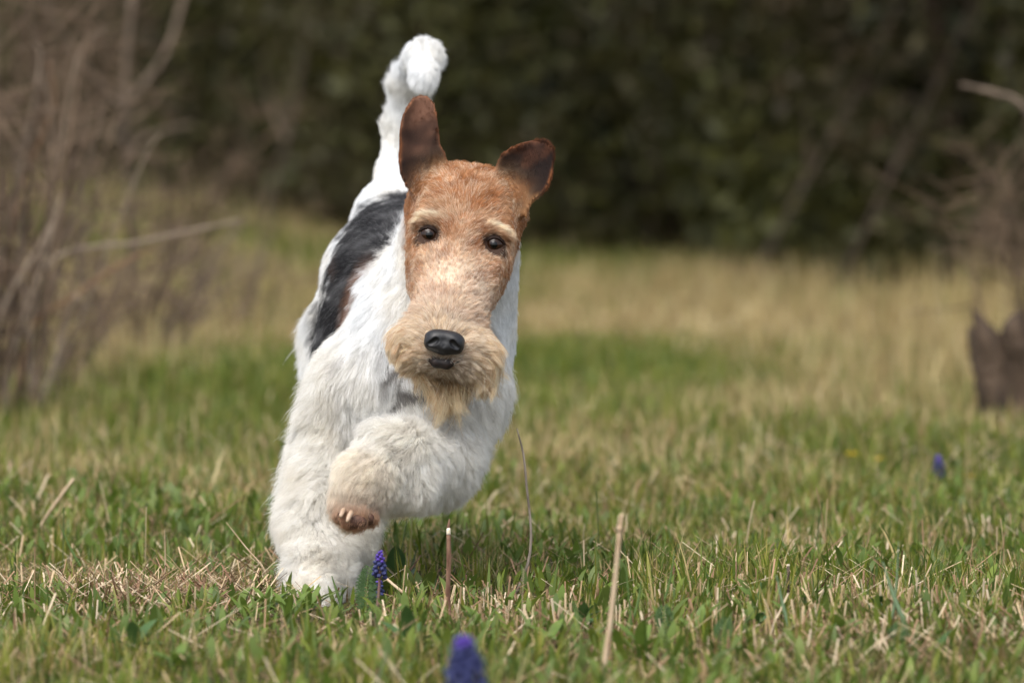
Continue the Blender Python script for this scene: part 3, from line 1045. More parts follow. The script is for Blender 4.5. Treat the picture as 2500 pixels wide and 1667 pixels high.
el(NN(0, 0.004, 0.0035), (0.0182, 0.0115, 0.0078), k=0.004, world=True, R=NB)
el(NN(-0.0085, 0.002, -0.0005), (0.0095, 0.0100, 0.0092), k=0.004, world=True, R=NB)
el(NN(0.0085, 0.002, -0.0005), (0.0095, 0.0100, 0.0092), k=0.004, world=True, R=NB)
el(NN(0, 0.0025, -0.0060), (0.0098, 0.0090, 0.0065), k=0.004, world=True, R=NB)
for s in (-1, 1):
    el(NN(s * 0.0125, 0.0035, -0.0035), (0.0055, 0.0075, 0.0055), k=0.003, world=True, R=NB)
carve = []
for s in (-1, 1):
    for i, (a_, c_, r_) in enumerate(((0.0078, -0.0020, 0.0029), (0.0092, -0.0034, 0.0030), (0.0112, -0.0046, 0.0026), (0.0134, -0.0056, 0.0020))):
        carve.append((NN(s * a_, -0.0078 + 0.0008 * i, c_), r_, 0.0012))
carve += [(NN(0, -0.0075, -0.0055 - 0.0015 * i), 0.0012, 0.001) for i in range(5)]
frame_mesh('nose', n_pr, 0.0006, M_NOSE, carve)
# lower lip
PR = []
LB = NB


def LL(px, py, Y): return P(px, py, Y)


rc((1044, 870, NY + 0.012), (1066, 884, NY + 0.008), 0.0034, 0.0046, 0.004)
rc((1066, 884, NY + 0.0065), (1090, 887, NY + 0.0055), 0.0046, 0.0049, 0.004)
rc((1090, 887, NY + 0.007), (1122, 876, NY + 0.010), 0.0049, 0.0034, 0.004)
frame_mesh('lip', PR, 0.0009, M_LIP)
PR = _save
# pads and claws of the raised paw
for (px, py, Y, r) in ((840, 1263, -0.097, (0.0070, 0.0055, 0.0068)), (868, 1274, -0.102, (0.0105, 0.0060, 0.0070)),
                       (898, 1266, -0.092, (0.0062, 0.0055, 0.0062)), (870, 1262, -0.086, (0.013, 0.010, 0.009))):
    V, Fc = blob(P(px, py, Y), r, 16, 10)
    dchild('paw_pad', new_mesh('paw_pad', V, Fc), M_PAD)
for (a, b) in (((840, 1244, -0.104), (831, 1262, -0.114)), ((858, 1250, -0.108), (847, 1274, -0.118))):
    pa, pb = P(*a), P(*b)
    pts = smooth_path([pa, (pa + pb) / 2 + np.array([0, -0.001, 0.0008]), pb], 6)
    V, Fc = tube_data(pts, [0.0024, 0.0024, 0.0023, 0.0022, 0.0020, 0.0013], 10)
    dchild('claw', new_mesh('claw', V, Fc), M_CLAW)


# ================================================================== GRASS AND OTHER GROUND COVER
def leaf_strip(B, h, wd, az, bend, tint, seg=3, shape='blade', wax=None, tipcol=None, fold=0.0):
    """many blades in one mesh: B base points, h length, wd width, az azimuth of the lean, bend 0..1"""
    n = len(B)
    t = np.linspace(0, 1, seg + 1)[None, :]
    e = np.stack([np.cos(az), np.sin(az), np.zeros(n)], 1)
    wa = az + math.pi / 2 if wax is None else wax
    wv = np.stack([np.cos(wa), np.sin(wa), np.zeros(n)], 1)
    ang = bend[:, None] * (t ** 0.8 if shape != 'straw' else t * 0 + 1.0)
    ds = h[:, None] / seg
    dz = np.cos(ang) * ds; dx = np.sin(ang) * ds
    z = np.concatenate([np.zeros((n, 1)), np.cumsum(dz[:, 1:], 1)], 1)
    x = np.concatenate([np.zeros((n, 1)), np.cumsum(dx[:, 1:], 1)], 1)
    C = B[:, None, :] + e[:, None, :] * x[:, :, None] + np.array([0, 0, 1.0]) * z[:, :, None]
    if shape == 'blade':
        pr = np.maximum(1 - t ** 1.6, 0.04)
    elif shape == 'leaf':
        pr = np.maximum(np.sin(np.pi * np.clip(0.10 + 0.90 * t, 0, 1)) ** 0.8, 0.05)
    else:
        pr = np.ones_like(t) * 1.0
    half = 0.5 * wd[:, None] * pr
    Lp = C - wv[:, None, :] * half[:, :, None]; Rp = C + wv[:, None, :] * half[:, :, None]
    V = np.stack([Lp, Rp], 2).reshape(-1, 3)
    base = (np.arange(n) * (seg + 1) * 2)[:, None] + (np.arange(seg) * 2)[None]
    Fc = np.stack([base, base + 1, base + 3, base + 2], -1).reshape(-1, 4)
    tt = np.repeat(tint[:, None, :], (seg + 1), 1)
    if tipcol is not None:
        m = (t ** 2)[:, :, None] * tipcol[1][:, None, None]
        tt = tt * (1 - m) + np.asarray(tipcol[0])[None, None, :] * m
    Cc = np.repeat(tt[:, :, None, :], 2, 2).reshape(-1, 3)
    return V, Fc, Cc


class Batch:
    def __init__(s): s.V = []; s.F = []; s.C = []; s.n = 0
    def add(s, V, Fc, C):
        s.V.append(V); s.F.append(Fc + s.n); s.C.append(C); s.n += len(V)
    def done(s, name, mat, label=None):
        V = np.concatenate(s.V); Fc = np.concatenate(s.F); C = np.concatenate(s.C)
        me = new_mesh(name, V, Fc)
        set_tint(me, C)
        o = obj(name, me, mat)
        tag(o, label, None, None, 'stuff')
        return o


def scatter(n, d0, d1, margin=0.5, power=1.0):
    """ground positions between two distances from the camera, over the view and some way to its sides"""
    out = []
    while sum(map(len, out)) < n:
        m = n * 2
        d = d0 + (d1 - d0) * RNG.rand(m) ** power
        hw = 0.0905 * d + margin
        hmax = 0.0905 * d1 + margin
        x = RNG.uniform(-hmax, hmax, m)
        k = np.abs(x) < hw
        out.append(np.stack([x[k], d[k] - 5.3], 1))
    q = np.concatenate(out)[:n]
    return q


def on_ground(q, dz=-0.003):
    return np.column_stack([q, gz(q[:, 0], q[:, 1]) + dz])


def avoid(q, r=1.0):
    k = np.hypot(q[:, 0] + 0.182, q[:, 1] + 0.04) > 0.036 * r
    k &= np.hypot(q[:, 0] + 0.172, q[:, 1] - 0.40) > 0.02
    return q[k]


def dryness(q):
    """0 green ... 1 dry: broad patches of last year's grass in the meadow"""
    x, y = q[:, 0], q[:, 1]
    d = y + 5.3
    side = x / (0.09 * d)                       # where it lies across the clearing
    v = np.column_stack([x, y * 0.6])
    n1 = snoise(v, 1.6, 41); n2 = snoise(v, 5.0, 42); n0 = snoise(v, 11.0, 43)
    f = np.interp(d, [4.0, 5.6, 6.6, 7.6, 8.2, 8.8, 9.6, 10.2, 11.0, 12.2, 13.2, 14.5, 16, 30],
                  [0.12, 0.17, 0.20, 0.10, 0.10, 0.30, 0.30, 0.26, 0.52, 0.84, 0.72, 0.26, 0.28, 0.45])
    right = sstep(0.25, 0.55, side)
    f = f + right * np.interp(d, [7.6, 8.3, 9.6, 10.6, 12], [0, 0.62, 0.60, 0.20, 0])
    left = sstep(-0.25, -0.5, side)
    f = f - left * np.interp(d, [7, 8, 10, 11], [0, 0.32, 0.30, 0]) + left * np.interp(d, [10, 11, 14, 17], [0, 0.12, 0.15, 0])
    f = f - 0.05 + 0.26 * n1 + 0.22 * n2 + 0.10 * n0
    return np.clip(f, 0.02, 0.97)


GREENS = 0.80 * np.array([(0.155, 0.208, 0.020), (0.200, 0.244, 0.026), (0.095, 0.145, 0.016), (0.228, 0.248, 0.034), (0.120, 0.178, 0.026), (0.066, 0.108, 0.014)])
DRY = 0.74 * np.array([(0.58, 0.45, 0.20), (0.45, 0.34, 0.14), (0.64, 0.52, 0.27), (0.36, 0.25, 0.11), (0.50, 0.38, 0.17)])


def pick(pal, n, j=0.18):
    return pal[RNG.randint(0, len(pal), n)] * (1 + j * RNG.uniform(-1, 1, (n, 1)))


def grow(name, d0, d1, n, hmin, hmax, wmin, wmax, seg, margin, label, dry_h=1.0):
    q = scatter(n, d0, d1, margin)
    q = avoid(q)
    q = q + 0.0
    # tussocks: pull blades towards shared centres
    dr = dryness(q)
    isdry = RNG.rand(len(q)) < dr
    tus = snoise(np.column_stack([q[:, 0], q[:, 1]]), 14, 51)
    n = len(q)
    h = RNG.uniform(hmin, hmax, n) * (1 + 0.28 * tus) * np.where(isdry, dry_h, 1.0)
    wd = RNG.uniform(wmin, wmax, n)
    az = RNG.uniform(0, 6.283, n)
    bend = np.abs(RNG.normal(0.55, 0.38, n)) + 0.08
    bend = np.where(isdry & (RNG.rand(n) < 0.2), bend + 0.4, bend)
    col = np.where(isdry[:, None], pick(DRY, n), pick(GREENS, n))
    wax = az + math.pi / 2 + RNG.normal(0, 0.5, n)
    b = Batch()
    V, Fc, C = leaf_strip(on_ground(q), h, wd, az, bend, col, seg, 'blade', wax, (np.array([0.34, 0.26, 0.10]), np.where(RNG.rand(n) < 0.18, 0.7, 0.05)))
    b.add(V, Fc, C)
    return b.done(name, M_GRASS, label)


def calm(q):
    """grass pressed short just before the planted paw"""
    return 1 - 0.75 * np.exp(-((q[:, 0] + 0.18) / 0.09) ** 4 - ((q[:, 1] + 0.24) / 0.20) ** 4)


def grow_foreground():
    b = Batch()
    # fine turf
    q = avoid(scatter(60000, 3.9, 6.9, 0.30)); n = len(q)
    tus = snoise(q, 22, 52)
    dr = dryness(q)
    isdry = RNG.rand(n) < dr * 0.75
    big = snoise(q, 8, 57)
    h = RNG.uniform(0.009, 0.028, n) * np.clip(1 + 0.35 * tus + 0.25 * big, 0.35, 2.2) * calm(q)
    h = np.where(RNG.rand(n) < 0.03, h * 1.7, h)
    wd = RNG.uniform(0.0012, 0.0030, n)
    az = RNG.uniform(0, 6.283, n); bend = np.abs(RNG.normal(0.6, 0.4, n)) + 0.05
    hue = snoise(q, 7.0, 54)[:, None]
    col = np.where(isdry[:, None], pick(DRY, n), pick(GREENS, n) * (1 + hue * np.array([0.16, 0.06, -0.05])))
    b.add(*leaf_strip(on_ground(q), h, wd, az, bend, col, 4, 'blade', az + math.pi / 2 + RNG.normal(0, 0.6, n),
                      (np.array([0.40, 0.29, 0.10]), np.where(RNG.rand(n) < 0.2, 0.8, 0.05))))
    # upright tufts standing out of the turf
    cq = scatter(190, 4.1, 7.4, 0.30)
    cq = cq[np.hypot(cq[:, 0] + 0.18, cq[:, 1] + 0.1) > 0.13]
    q = np.repeat(cq, 26, 0); n = len(q)
    off = RNG.normal(0, 0.011, (n, 2)); q = q + off
    az = np.arctan2(off[:, 1], off[:, 0]) + RNG.normal(0, 0.5, n)
    sz = np.repeat(RNG.uniform(0.6, 1.2, len(cq)), 26)
    h = RNG.uniform(0.024, 0.058, n) * sz; wd = RNG.uniform(0.0014, 0.0034, n)
    colr = np.repeat(pick(GREENS, len(cq)), 26, 0) * RNG.uniform(0.8, 1.2, (n, 1))
    colr = np.where((RNG.rand(n) < 0.18)[:, None], pick(DRY, n), colr)
    b.add(*leaf_strip(on_ground(q), h, wd, az, np.abs(RNG.normal(0.45, 0.3, n)) + 0.05, colr, 5, 'blade', az + math.pi / 2 + RNG.normal(0, 0.6, n),
                      (np.array([0.46, 0.34, 0.10]), np.where(RNG.rand(n) < 0.2, 0.8, 0.0))))
    # broad blades of grass
    q = avoid(scatter(5200, 3.9, 7.2, 0.30)); n = len(q)
    h = RNG.uniform(0.018, 0.046, n) * calm(q) * np.clip(1 + 0.3 * snoise(q, 10, 58), 0.5, 1.8); wd = RNG.uniform(0.0026, 0.0056, n)
    az = RNG.uniform(0, 6.283, n); bend = np.abs(RNG.normal(0.5, 0.35, n)) + 0.05
    b.add(*leaf_strip(on_ground(q), h, wd, az, bend, pick(GREENS, n), 5, 'blade', az + math.pi / 2 + RNG.normal(0, 0.6, n),
                      (np.array([0.40, 0.33, 0.10]), np.where(RNG.rand(n) < 0.15, 0.7, 0.0))))
    # broader young leaves and clover-like weeds
    q = avoid(scatter(17000, 3.9, 7.2, 0.30)); n = len(q)
    kk = snoise(q, 9, 53) > -0.3
    q = q[kk]; n = len(q)
    h = RNG.uniform(0.010, 0.026, n); wd = h * RNG.uniform(0.16, 0.38, n)
    az = RNG.uniform(0, 6.283, n); bend = RNG.uniform(0.2, 1.5, n)
    B = on_ground(q, 0.0); B[:, 2] += RNG.uniform(0, 0.012, n)
    col = pick(0.80 * np.array([(0.125, 0.190, 0.026), (0.172, 0.228, 0.032), (0.095, 0.148, 0.026), (0.145, 0.205, 0.040)]), n)
    b.add(*leaf_strip(B, h, wd, az, bend, col, 4, 'leaf', az + math.pi / 2 + RNG.normal(0, 0.3, n)))
    return b.done('grass', M_GRASS, 'short mixed turf of fine blades and small weeds underfoot')


grow_foreground()
grow('grass', 6.7, 11.0, 62000, 0.020, 0.048, 0.0022, 0.0048, 3, 0.5, 'green and dry meadow grass behind the dog', 1.2)
grow('grass', 10.6, 18.5, 80000, 0.020, 0.052, 0.0050, 0.0100, 3, 0.9, 'taller tan and green grass of the clearing', 1.35)


def tall_tufts():
    """clumps of tall dry grass at the hedge foot and left of the dog"""
    b = Batch()
    cl = [(700, 14.0, .10, 60, .8), (560, 10.5, .10, 90, .8), (640, 8.6, .10, 90, .7), (480, 8.0, .10, 100, .6), (720, 7.2, .07, 60, .7), (420, 12.5, .13, 90, .7), (760, 17.5, .16, 70, .8),
          (1400, 10.8, .045, 90, .8), (1640, 10.2, .09, 140, .9), (1745, 9.8, .12, 170, .95), (1870, 9.3, .11, 150, .95), (1980, 9.0, .06, 90, .8), (2100, 8.4, .06, 90, .8), (1540, 9.9, .05, 90, .7),
          (2250, 8.4, .07, 110, .9), (2380, 7.2, .09, 120, .9), (2300, 5.6, .04, 90, .9), (2450, 4.8, .07, 100, .7), (1350, 8.4, .04, 80, .4), (1700, 7.2, .035, 120, .7), (2000, 6.6, .03, 120, .9),
          (300, 5.6, .06, 130, .5), (150, 4.4, .05, 130, .5), (420, 4.6, .05, 100, .4), (60, 2.9, .05, 150, .5), (180, 2.8, .045, 150, .35), (-20, 2.8, .06, 130, .6), (2470, 2.6, .045, 150, .6), (2400, 2.8, .04, 120, .6),
          (2470, 4.1, .13, 130, .95), (2400, 4.6, .11, 120, .95), (2330, 6.5, .14, 120, .95), (2450, 6.0, .17, 140, .95), (80, 4.2, .09, 140, .9), (230, 4.9, .09, 140, .9), (20, 5.4, .12, 140, .9), (380, 6.0, .10, 120, .9)]
    for (px, Y, h0, cnt, dr) in cl:
        c = gx(px, Y)
        cnt = int(cnt * 2.2)
        sp = 0.05 + 0.010 * (Y + 5.3)
        q = np.column_stack([c[0] + RNG.normal(0, sp, cnt), Y + RNG.normal(0, sp * 2, cnt)])
        az = RNG.uniform(0, 6.283, cnt); isd = RNG.rand(cnt) < dr
        col = np.where(isd[:, None], pick(DRY, cnt), pick(GREENS, cnt))
        wd = RNG.uniform(0.5, 1.0, cnt) * (0.0022 + 0.00035 * (Y + 5.3))
        b.add(*leaf_strip(on_ground(q), h0 * RNG.uniform(0.5, 1.3, cnt), wd, az, np.abs(RNG.normal(0.3, 0.3, cnt)), col, 4, 'blade', az + 1.57 + RNG.normal(0, .6, cnt)))
    b.done('grass', M_GRASS, 'tall dry grass tufts before the hedge and around the meadow')
tall_tufts()
grow('grass', 18.0, 32.0, 50000, 0.02, 0.05, 0.010, 0.022, 2, 1.5, 'rough grass at the foot of the hedge', 1.3)


def straw_cover():
    b = Batch()
    # standing stubble
    q = avoid(scatter(11000, 3.9, 7.0, 0.30), 1.4)
    pat = snoise(q, 6.0, 61) + 0.5 * snoise(q, 17, 62)
    l = np.exp(-((q[:, 0] + 0.32) / 0.085) ** 2 - ((q[:, 1] - 0.02) / 0.17) ** 2) * 3.6
    r = np.exp(-((q[:, 0] - 0.27) / 0.16) ** 2 - ((q[:, 1] + 0.62) / 0.14) ** 2) * 1.6
    k = (pat + l + r) > 0.95
    q = q[k]; n = len(q)
    h = RNG.uniform(0.010, 0.032, n); wd = RNG.uniform(0.0010, 0.0024, n)
    az = RNG.uniform(0, 6.283, n); bend = np.abs(RNG.normal(0.15, 0.3, n))
    col = pick(0.8 * np.array([(0.66, 0.52, 0.34), (0.52, 0.38, 0.22), (0.74, 0.62, 0.45), (0.40, 0.25, 0.15)]), n)
    for off in (0, math.pi / 2):
        b.add(*leaf_strip(on_ground(q), h, wd, az, bend, col, 2, 'straw', az + off + 0.4))
    # single tall thin stems
    q = avoid(scatter(230, 4.2, 8.6, 0.30), 3); n = len(q)
    h = RNG.uniform(0.035, 0.085, n) * calm(q); wd = RNG.uniform(0.0007, 0.0014, n); az = RNG.uniform(0, 6.283, n)
    bend = np.abs(RNG.normal(0.1, 0.18, n))
    col = pick(0.8 * np.array([(0.55, 0.42, 0.25), (0.14, 0.19, 0.05), (0.36, 0.24, 0.14), (0.62, 0.50, 0.34), (0.12, 0.16, 0.05)]), n)
    for off in (0, math.pi / 2):
        b.add(*leaf_strip(on_ground(q), h, wd, az, bend, col, 5, 'stem', az + off + 0.4))
    # fallen straw and litter
    q = np.vstack([scatter(9000, 3.9, 8.0, 0.30), np.column_stack([RNG.normal(-0.33, 0.07, 1500), RNG.normal(0.0, 0.13, 1500)]), np.column_stack([RNG.normal(0.34, 0.10, 700), RNG.normal(-0.62, 0.10, 700)])]); n = len(q)
    q = avoid(q, 1.3); n = len(q)
    h = RNG.uniform(0.012, 0.050, n); wd = RNG.uniform(0.0008, 0.0019, n)
    az = RNG.uniform(0, 6.283, n); bend = RNG.uniform(0.9, 1.5, n)
    B = on_ground(q, 0.001); B[:, 2] += RNG.uniform(0, 0.012, n)
    col = pick(0.8 * np.array([(0.50, 0.37, 0.22), (0.36, 0.22, 0.13), (0.62, 0.50, 0.34), (0.22, 0.12, 0.07)]), n)
    t0 = Batch()
    V, Fc, C = leaf_strip(B, h, wd, az, bend, col, 3, 'straw', az + math.pi / 2 + RNG.normal(0, 0.6, n))
    b.add(V, Fc, C)
    return b.done('straw', M_STRAW, 'pale dry stubble and fallen straw among the turf')


straw_cover()


# ================================================================== SINGLE PLANTS
M_STEM_PURPLE = mat_plain('purple_stem', (0.17, 0.075, 0.085), (0.13, 0.12, 0.06), 40, 0.5, 0.3)
M_STEM_GREEN = mat_plain('green_stem', (0.09, 0.14, 0.035), (0.13, 0.17, 0.05), 60, 0.5, 0.3)
M_BELL = mat_plain('bell_blue', (0.016, 0.022, 0.075), (0.034, 0.038, 0.12), 500, 0.6, 0.25)
M_BELL_TOP = mat_plain('bell_violet', (0.065, 0.036, 0.24), (0.09, 0.05, 0.30), 500, 0.55, 0.25)
M_STALK_BROWN = mat_plain('brown_stalk', (0.09, 0.045, 0.028), (0.22, 0.13, 0.085), 260, 0.75, 0.2, 0, 0.0006, (1, 1, 0.2))
M_STALK_PALE = mat_plain('pale_stalk', (0.38, 0.27, 0.17), (0.50, 0.39, 0.27), 260, 0.7, 0.2, 0, 0.0006, (1, 1, 0.15))
M_PITH = mat_plain('white_pith', (0.75, 0.70, 0.58), (0.6, 0.5, 0.36), 400, 0.8, 0.2)
M_STALK_GREY = mat_plain('grey_twig', (0.14, 0.115, 0.09), (0.28, 0.235, 0.19), 260, 0.75, 0.2, 0, 0.0005, (1, 1, 0.2))
M_STALK_DARK = mat_plain('dark_stalk', (0.035, 0.022, 0.018), (0.07, 0.045, 0.035), 260, 0.6, 0.3)
M_BLADE = mat_plain('long_blade', (0.09, 0.16, 0.04), (0.13, 0.20, 0.06), 40, 0.5, 0.3, transl=0.3)
M_BLADE_BLUE = mat_plain('bluish_blade', (0.16, 0.24, 0.13), (0.20, 0.29, 0.16), 40, 0.5, 0.3, transl=0.3)
M_LEAF = mat_plain('weed_leaf', (0.090, 0.150, 0.022), (0.13, 0.19, 0.032), 90, 0.45, 0.4, 0, 0.0004, transl=0.3)
M_LEAF_DARK = mat_plain('dark_leaf', (0.040, 0.088, 0.022), (0.060, 0.115, 0.030), 120, 0.5, 0.35, 0, 0.0004, transl=0.2)
M_YELLOW = mat_plain('yellow_petal', (0.62, 0.42, 0.02), (0.70, 0.52, 0.04), 200, 0.5, 0.2, transl=0.2)
M_PINK = mat_plain('pink_petal', (0.62, 0.26, 0.50), (0.75, 0.45, 0.66), 200, 0.5, 0.2, transl=0.3)
M_RED = mat_plain('red_petal', (0.55, 0.05, 0.045), (0.42, 0.03, 0.03), 200, 0.5, 0.2, transl=0.2)


def up_to(base, px, py):
    """point above/near the base, at the base's own distance, seen at a pixel"""
    return P(px, py, base[1])


def local(pts, base):
    return [np.asarray(p) - np.asarray(base) for p in pts]


def bell_mesh(r, name='bell'):
    """urn-shaped floret hanging from its stalk: z up is the attachment, pinched mouth below"""
    prof = [(0.0, 0.55), (0.55, 0.50), (0.95, 0.2), (1.0, -0.15), (0.85, -0.55), (0.50, -0.85), (0.52, -0.95), (0.30, -0.88)]
    sg = 9
    V = []; Fc = []
    for (rr, z) in prof:
        for k in range(sg):
            a = 2 * math.pi * k / sg
            V.append((rr * r * 0.8 * math.cos(a), rr * r * 0.8 * math.sin(a), z * r * 1.05))
    for i in range(len(prof) - 1):
        for k in range(sg):
            k2 = (k + 1) % sg
            Fc.append((i * sg + k, (i + 1) * sg + k, (i + 1) * sg + k2, i * sg + k2))
    Fc.append(tuple((len(prof) - 1) * sg + k for k in range(sg))[::-1])
    return new_mesh(name, V, Fc)


def grape_hyacinth(base, top, label, n=26, spike=0.023, rad=0.0052, bell=0.0026, leafy=True, blue_frac=0.6):
    rt = empty('grape_hyacinth', base, label, 'flower', None)
    H_ = np.asarray(top) - np.asarray(base)
    ht = np.linalg.norm(H_)
    side = np.array([0.0015, 0.001, 0])
    path = smooth_path([(0, 0, 0), H_ * 0.4 + side, H_ * 0.8 + side, H_ * 0.985], 10)
    V, Fc = tube_data(path, np.linspace(0.0016, 0.0009, 10), 8)
    obj('stem', new_mesh('stem', V, Fc), M_STEM_PURPLE, rt)
    mb = bell_mesh(bell); mb.materials.append(M_BELL)
    mt = bell_mesh(bell * 0.8); mt.materials.append(M_BELL_TOP)
    u = H_ / ht
    for i in range(n):
        f = i / (n - 1)
        z = ht - spike * (1 - f) - 0.0005
        a = i * 2.399 + random.uniform(-0.2, 0.2)
        rr = rad * (0.95 - 0.72 * f ** 1.6) * random.uniform(0.9, 1.08)
        c = u * z + side * (1 - f * 0.6) + np.array([math.cos(a) * rr, math.sin(a) * rr, 0])
        o = obj('floret', mt if f > blue_frac else mb, None, rt, c.tolist())
        out = Vector((math.cos(a), math.sin(a), 0))
        droop = 0.75 - 1.1 * f
        dirn = (out * 1.0 + Vector((0, 0, -droop))).normalized()
        o.rotation_euler = (-dirn).to_track_quat('Z', 'Y').to_euler()
        s = random.uniform(0.9, 1.1) * (1.0 - 0.35 * max(0, f - 0.5))
        o.scale = (s, s, s)
    return rt


def leaf_mesh(length, width, droop=0.4, fold=0.25, seg=9, name='leaf', serr=0.0):
    V = []; Fc = []
    for i in range(seg + 1):
        t = i / seg
        wd = width * 0.5 * max(math.sin(math.pi * min(0.06 + 0.94 * t, 1)) ** 0.75, 0.02)
        if serr and i % 2: wd *= 1 - serr
        z = length * (t - 0.0) * math.cos(droop * t); x = length * t * math.sin(droop * t)
        V += [(x, -wd, z + wd * fold * 0.6), (x + wd * fold, 0, z), (x, wd, z + wd * fold * 0.6)]
        if i:
            a = (i - 1) * 3
            Fc += [(a, a + 1, a + 4, a + 3), (a + 1, a + 2, a + 5, a + 4)]
    return new_mesh(name, V, Fc)


def leafy_weed(base, label, n=7, ln=0.022, wd=0.0052, mat=None, group=None, stemh=0.012, spread=0.55, seed=1):
    rnd = random.Random(seed)
    rt = empty('leafy_weed', base, label, 'plant', group)
    V, Fc = tube_data([(0, 0, -0.004), (0, 0, stemh * 0.5), (0.0008, 0, stemh)], [0.0010, 0.0009, 0.0006], 6)
    obj('stem', new_mesh('stem', V, Fc), M_STEM_GREEN, rt)
    mesh = leaf_mesh(ln, wd); mesh.materials.append(mat or M_LEAF)
    for i in range(n):
        o = obj('leaf', mesh, None, rt, (0, 0, stemh * rnd.uniform(0.15, 1.0)))
        o.rotation_euler = (0, rnd.uniform(0.12, spread + 0.3), i * 2.4 + rnd.uniform(-0.3, 0.3))
        o.rotation_mode = 'XYZ'
        s = rnd.uniform(0.7, 1.15); o.scale = (s, s, s)
    return rt


def simple_stalk(name, base, pts, radii, mat, label, cat='stalk', sides=8, group=None, seg=16):
    rel = local(pts, base)
    path = smooth_path(rel, seg)
    rr = np.interp(np.linspace(0, 1, seg), np.linspace(0, 1, len(radii)), radii)
    V, Fc = tube_data(path, rr, sides)
    o = obj(name, new_mesh(name, V, Fc), mat, None, [float(c) for c in base])
    return tag(o, label, cat, group)


# ---- grape hyacinths
b_ = gp(916, 1522)
grape_hyacinth(b_, up_to(b_, 926, 1345), 'purple grape hyacinth standing at the planted front paw, tallest in sharp focus', 30, 0.0225, 0.0050, 0.0027)
b_ = gp(912, 1505)
grape_hyacinth(b_, up_to(b_, 925, 1415), 'short dark blue grape hyacinth half hidden behind the sharp one by the paw', 20, 0.0165, 0.0042, 0.0024, blue_frac=0.85)
b_ = gx(1142, -1.40)
grape_hyacinth(b_, P(1130, 1553, b_[1]), 'big blurred purple grape hyacinth at the bottom edge nearest the camera', 50, 0.036, 0.0122, 0.0044, blue_frac=0.82)
b_ = gp(2292, 1196)
grape_hyacinth(b_, up_to(b_, 2290, 1112), 'blurred blue grape hyacinth far right in the meadow near the stump', 26, 0.028, 0.0055, 0.0034, blue_frac=0.7)

# ---- yarrow fronds
def yarrow(base, top, label, width=0.010, pairs=13, group=None):
    rt = empty('yarrow_leaf', base, label, 'plant', group)
    D = np.asarray(top) - np.asarray(base)
    path = smooth_path([(0, 0, -0.003), D * 0.5 + np.array([-0.002, -0.001, 0]), D], 14)
    V, Fc = tube_data(path, np.linspace(0.0009, 0.0003, 14), 6)
    obj('stalk', new_mesh('stalk', V, Fc), M_STEM_GREEN, rt)
    # one leaflet: a midrib with pointed lobes
    V = []; Fc = []
    def lobe(a, b, w_):
        a = np.array(a); b = np.array(b); d = nrm(b - a); nn = np.array([-d[1], d[0], 0])
        o = len(V)
        m = a + (b - a) * 0.55
        V.extend([a - nn * w_ * 0.5, a + nn * w_ * 0.5, m + nn * w_, m - nn * w_, b])
        for q in range(5): V[o + q] = np.array([V[o + q][0], V[o + q][1], 0.0004 * math.sin(q * 2.1)])
        Fc.extend([(o, o + 1, o + 2, o + 3), (o + 3, o + 2, o + 4)])
    lobe((0, 0, 0), (1.0, 0.15, 0), 0.10)
    for x, s in ((0.25, 1), (0.35, -1), (0.5, 1), (0.6, -1), (0.75, 1), (0.82, -1)):
        lobe((x, 0.02, 0), (x + 0.30, s * 0.34 * (1.1 - x * 0.5), 0), 0.085)
    me = new_mesh('leaflet', np.array(V), Fc); me.materials.append(M_LEAF_DARK)
    u = nrm(D)
    across = nrm(np.cross(u, np.array([0.15, 1.0, 0])))
    nrmv = np.cross(across, u)
    for i in range(pairs):
        f = 0.12 + 0.86 * i / (pairs - 1)
        c = np.array([np.interp(f, np.linspace(0, 1, 14), path[:, k]) for k in range(3)])
        L_ = width * (math.sin(math.pi * min(0.12 + 0.80 * f, 0.98)) ** 0.7)
        for s in (-1, 1):
            ax = nrm(across * s + u * 0.55 + nrmv * random.uniform(-0.25, 0.25))
            zz = nrm(np.cross(ax, nrm(u + 0.2 * nrmv))) ; yy = np.cross(zz, ax)
            M = Matrix(np.stack([ax, yy, zz], 1).tolist()).to_4x4()
            o = obj('leaflet', me, None, rt)
            o.matrix_local = Matrix.Translation(c.tolist()) @ M @ Matrix.Scale(L_, 4)
    return rt


b_ = gp(897, 1520)
yarrow(b_, up_to(b_, 902, 1384), 'feathery dark green yarrow frond leaning beside the sharp grape hyacinth', 0.0105, 14)
for (px, py, tx, ty, lb) in ((1640, 1560, 1620, 1480, 'small feathery yarrow frond right of the pale tall stalk'),
                             (1760, 1600, 1775, 1510, 'small feathery yarrow frond below the dark stub stalk'),
                             (2180, 1600, 2205, 1520, 'feathery green frond low in the turf at far right')):
    b_ = gp(px, py); yarrow(b_, up_to(b_, tx, ty), lb, 0.009, 10)

# ---- broad leaf behind the flowers
b_ = gp(975, 1425)
rt = empty('dock_plant', b_, 'dark green broad oval dock leaf standing behind the grape hyacinths', 'plant')
V, Fc = tube_data(smooth_path(local([b_, up_to(b_, 972, 1390), up_to(b_, 990, 1290), up_to(b_, 994, 1265)], b_), 12), np.linspace(0.0010, 0.0004, 12), 6)
obj('stem', new_mesh('stem', V, Fc), M_STEM_GREEN, rt)
lm = leaf_mesh(0.036, 0.020, 0.12, 0.15, 12); lm.materials.append(M_LEAF_DARK)
o = obj('leaf', lm, None, rt, (-0.002, 0, 0.002)); o.rotation_euler = (0.05, 0.02, -1.5)
o = obj('leaf', lm, None, rt, (0.004, 0.003, 0.0)); o.rotation_euler = (0.05, 0.6, 0.4); o.scale = (0.6, 0.6, 0.6)

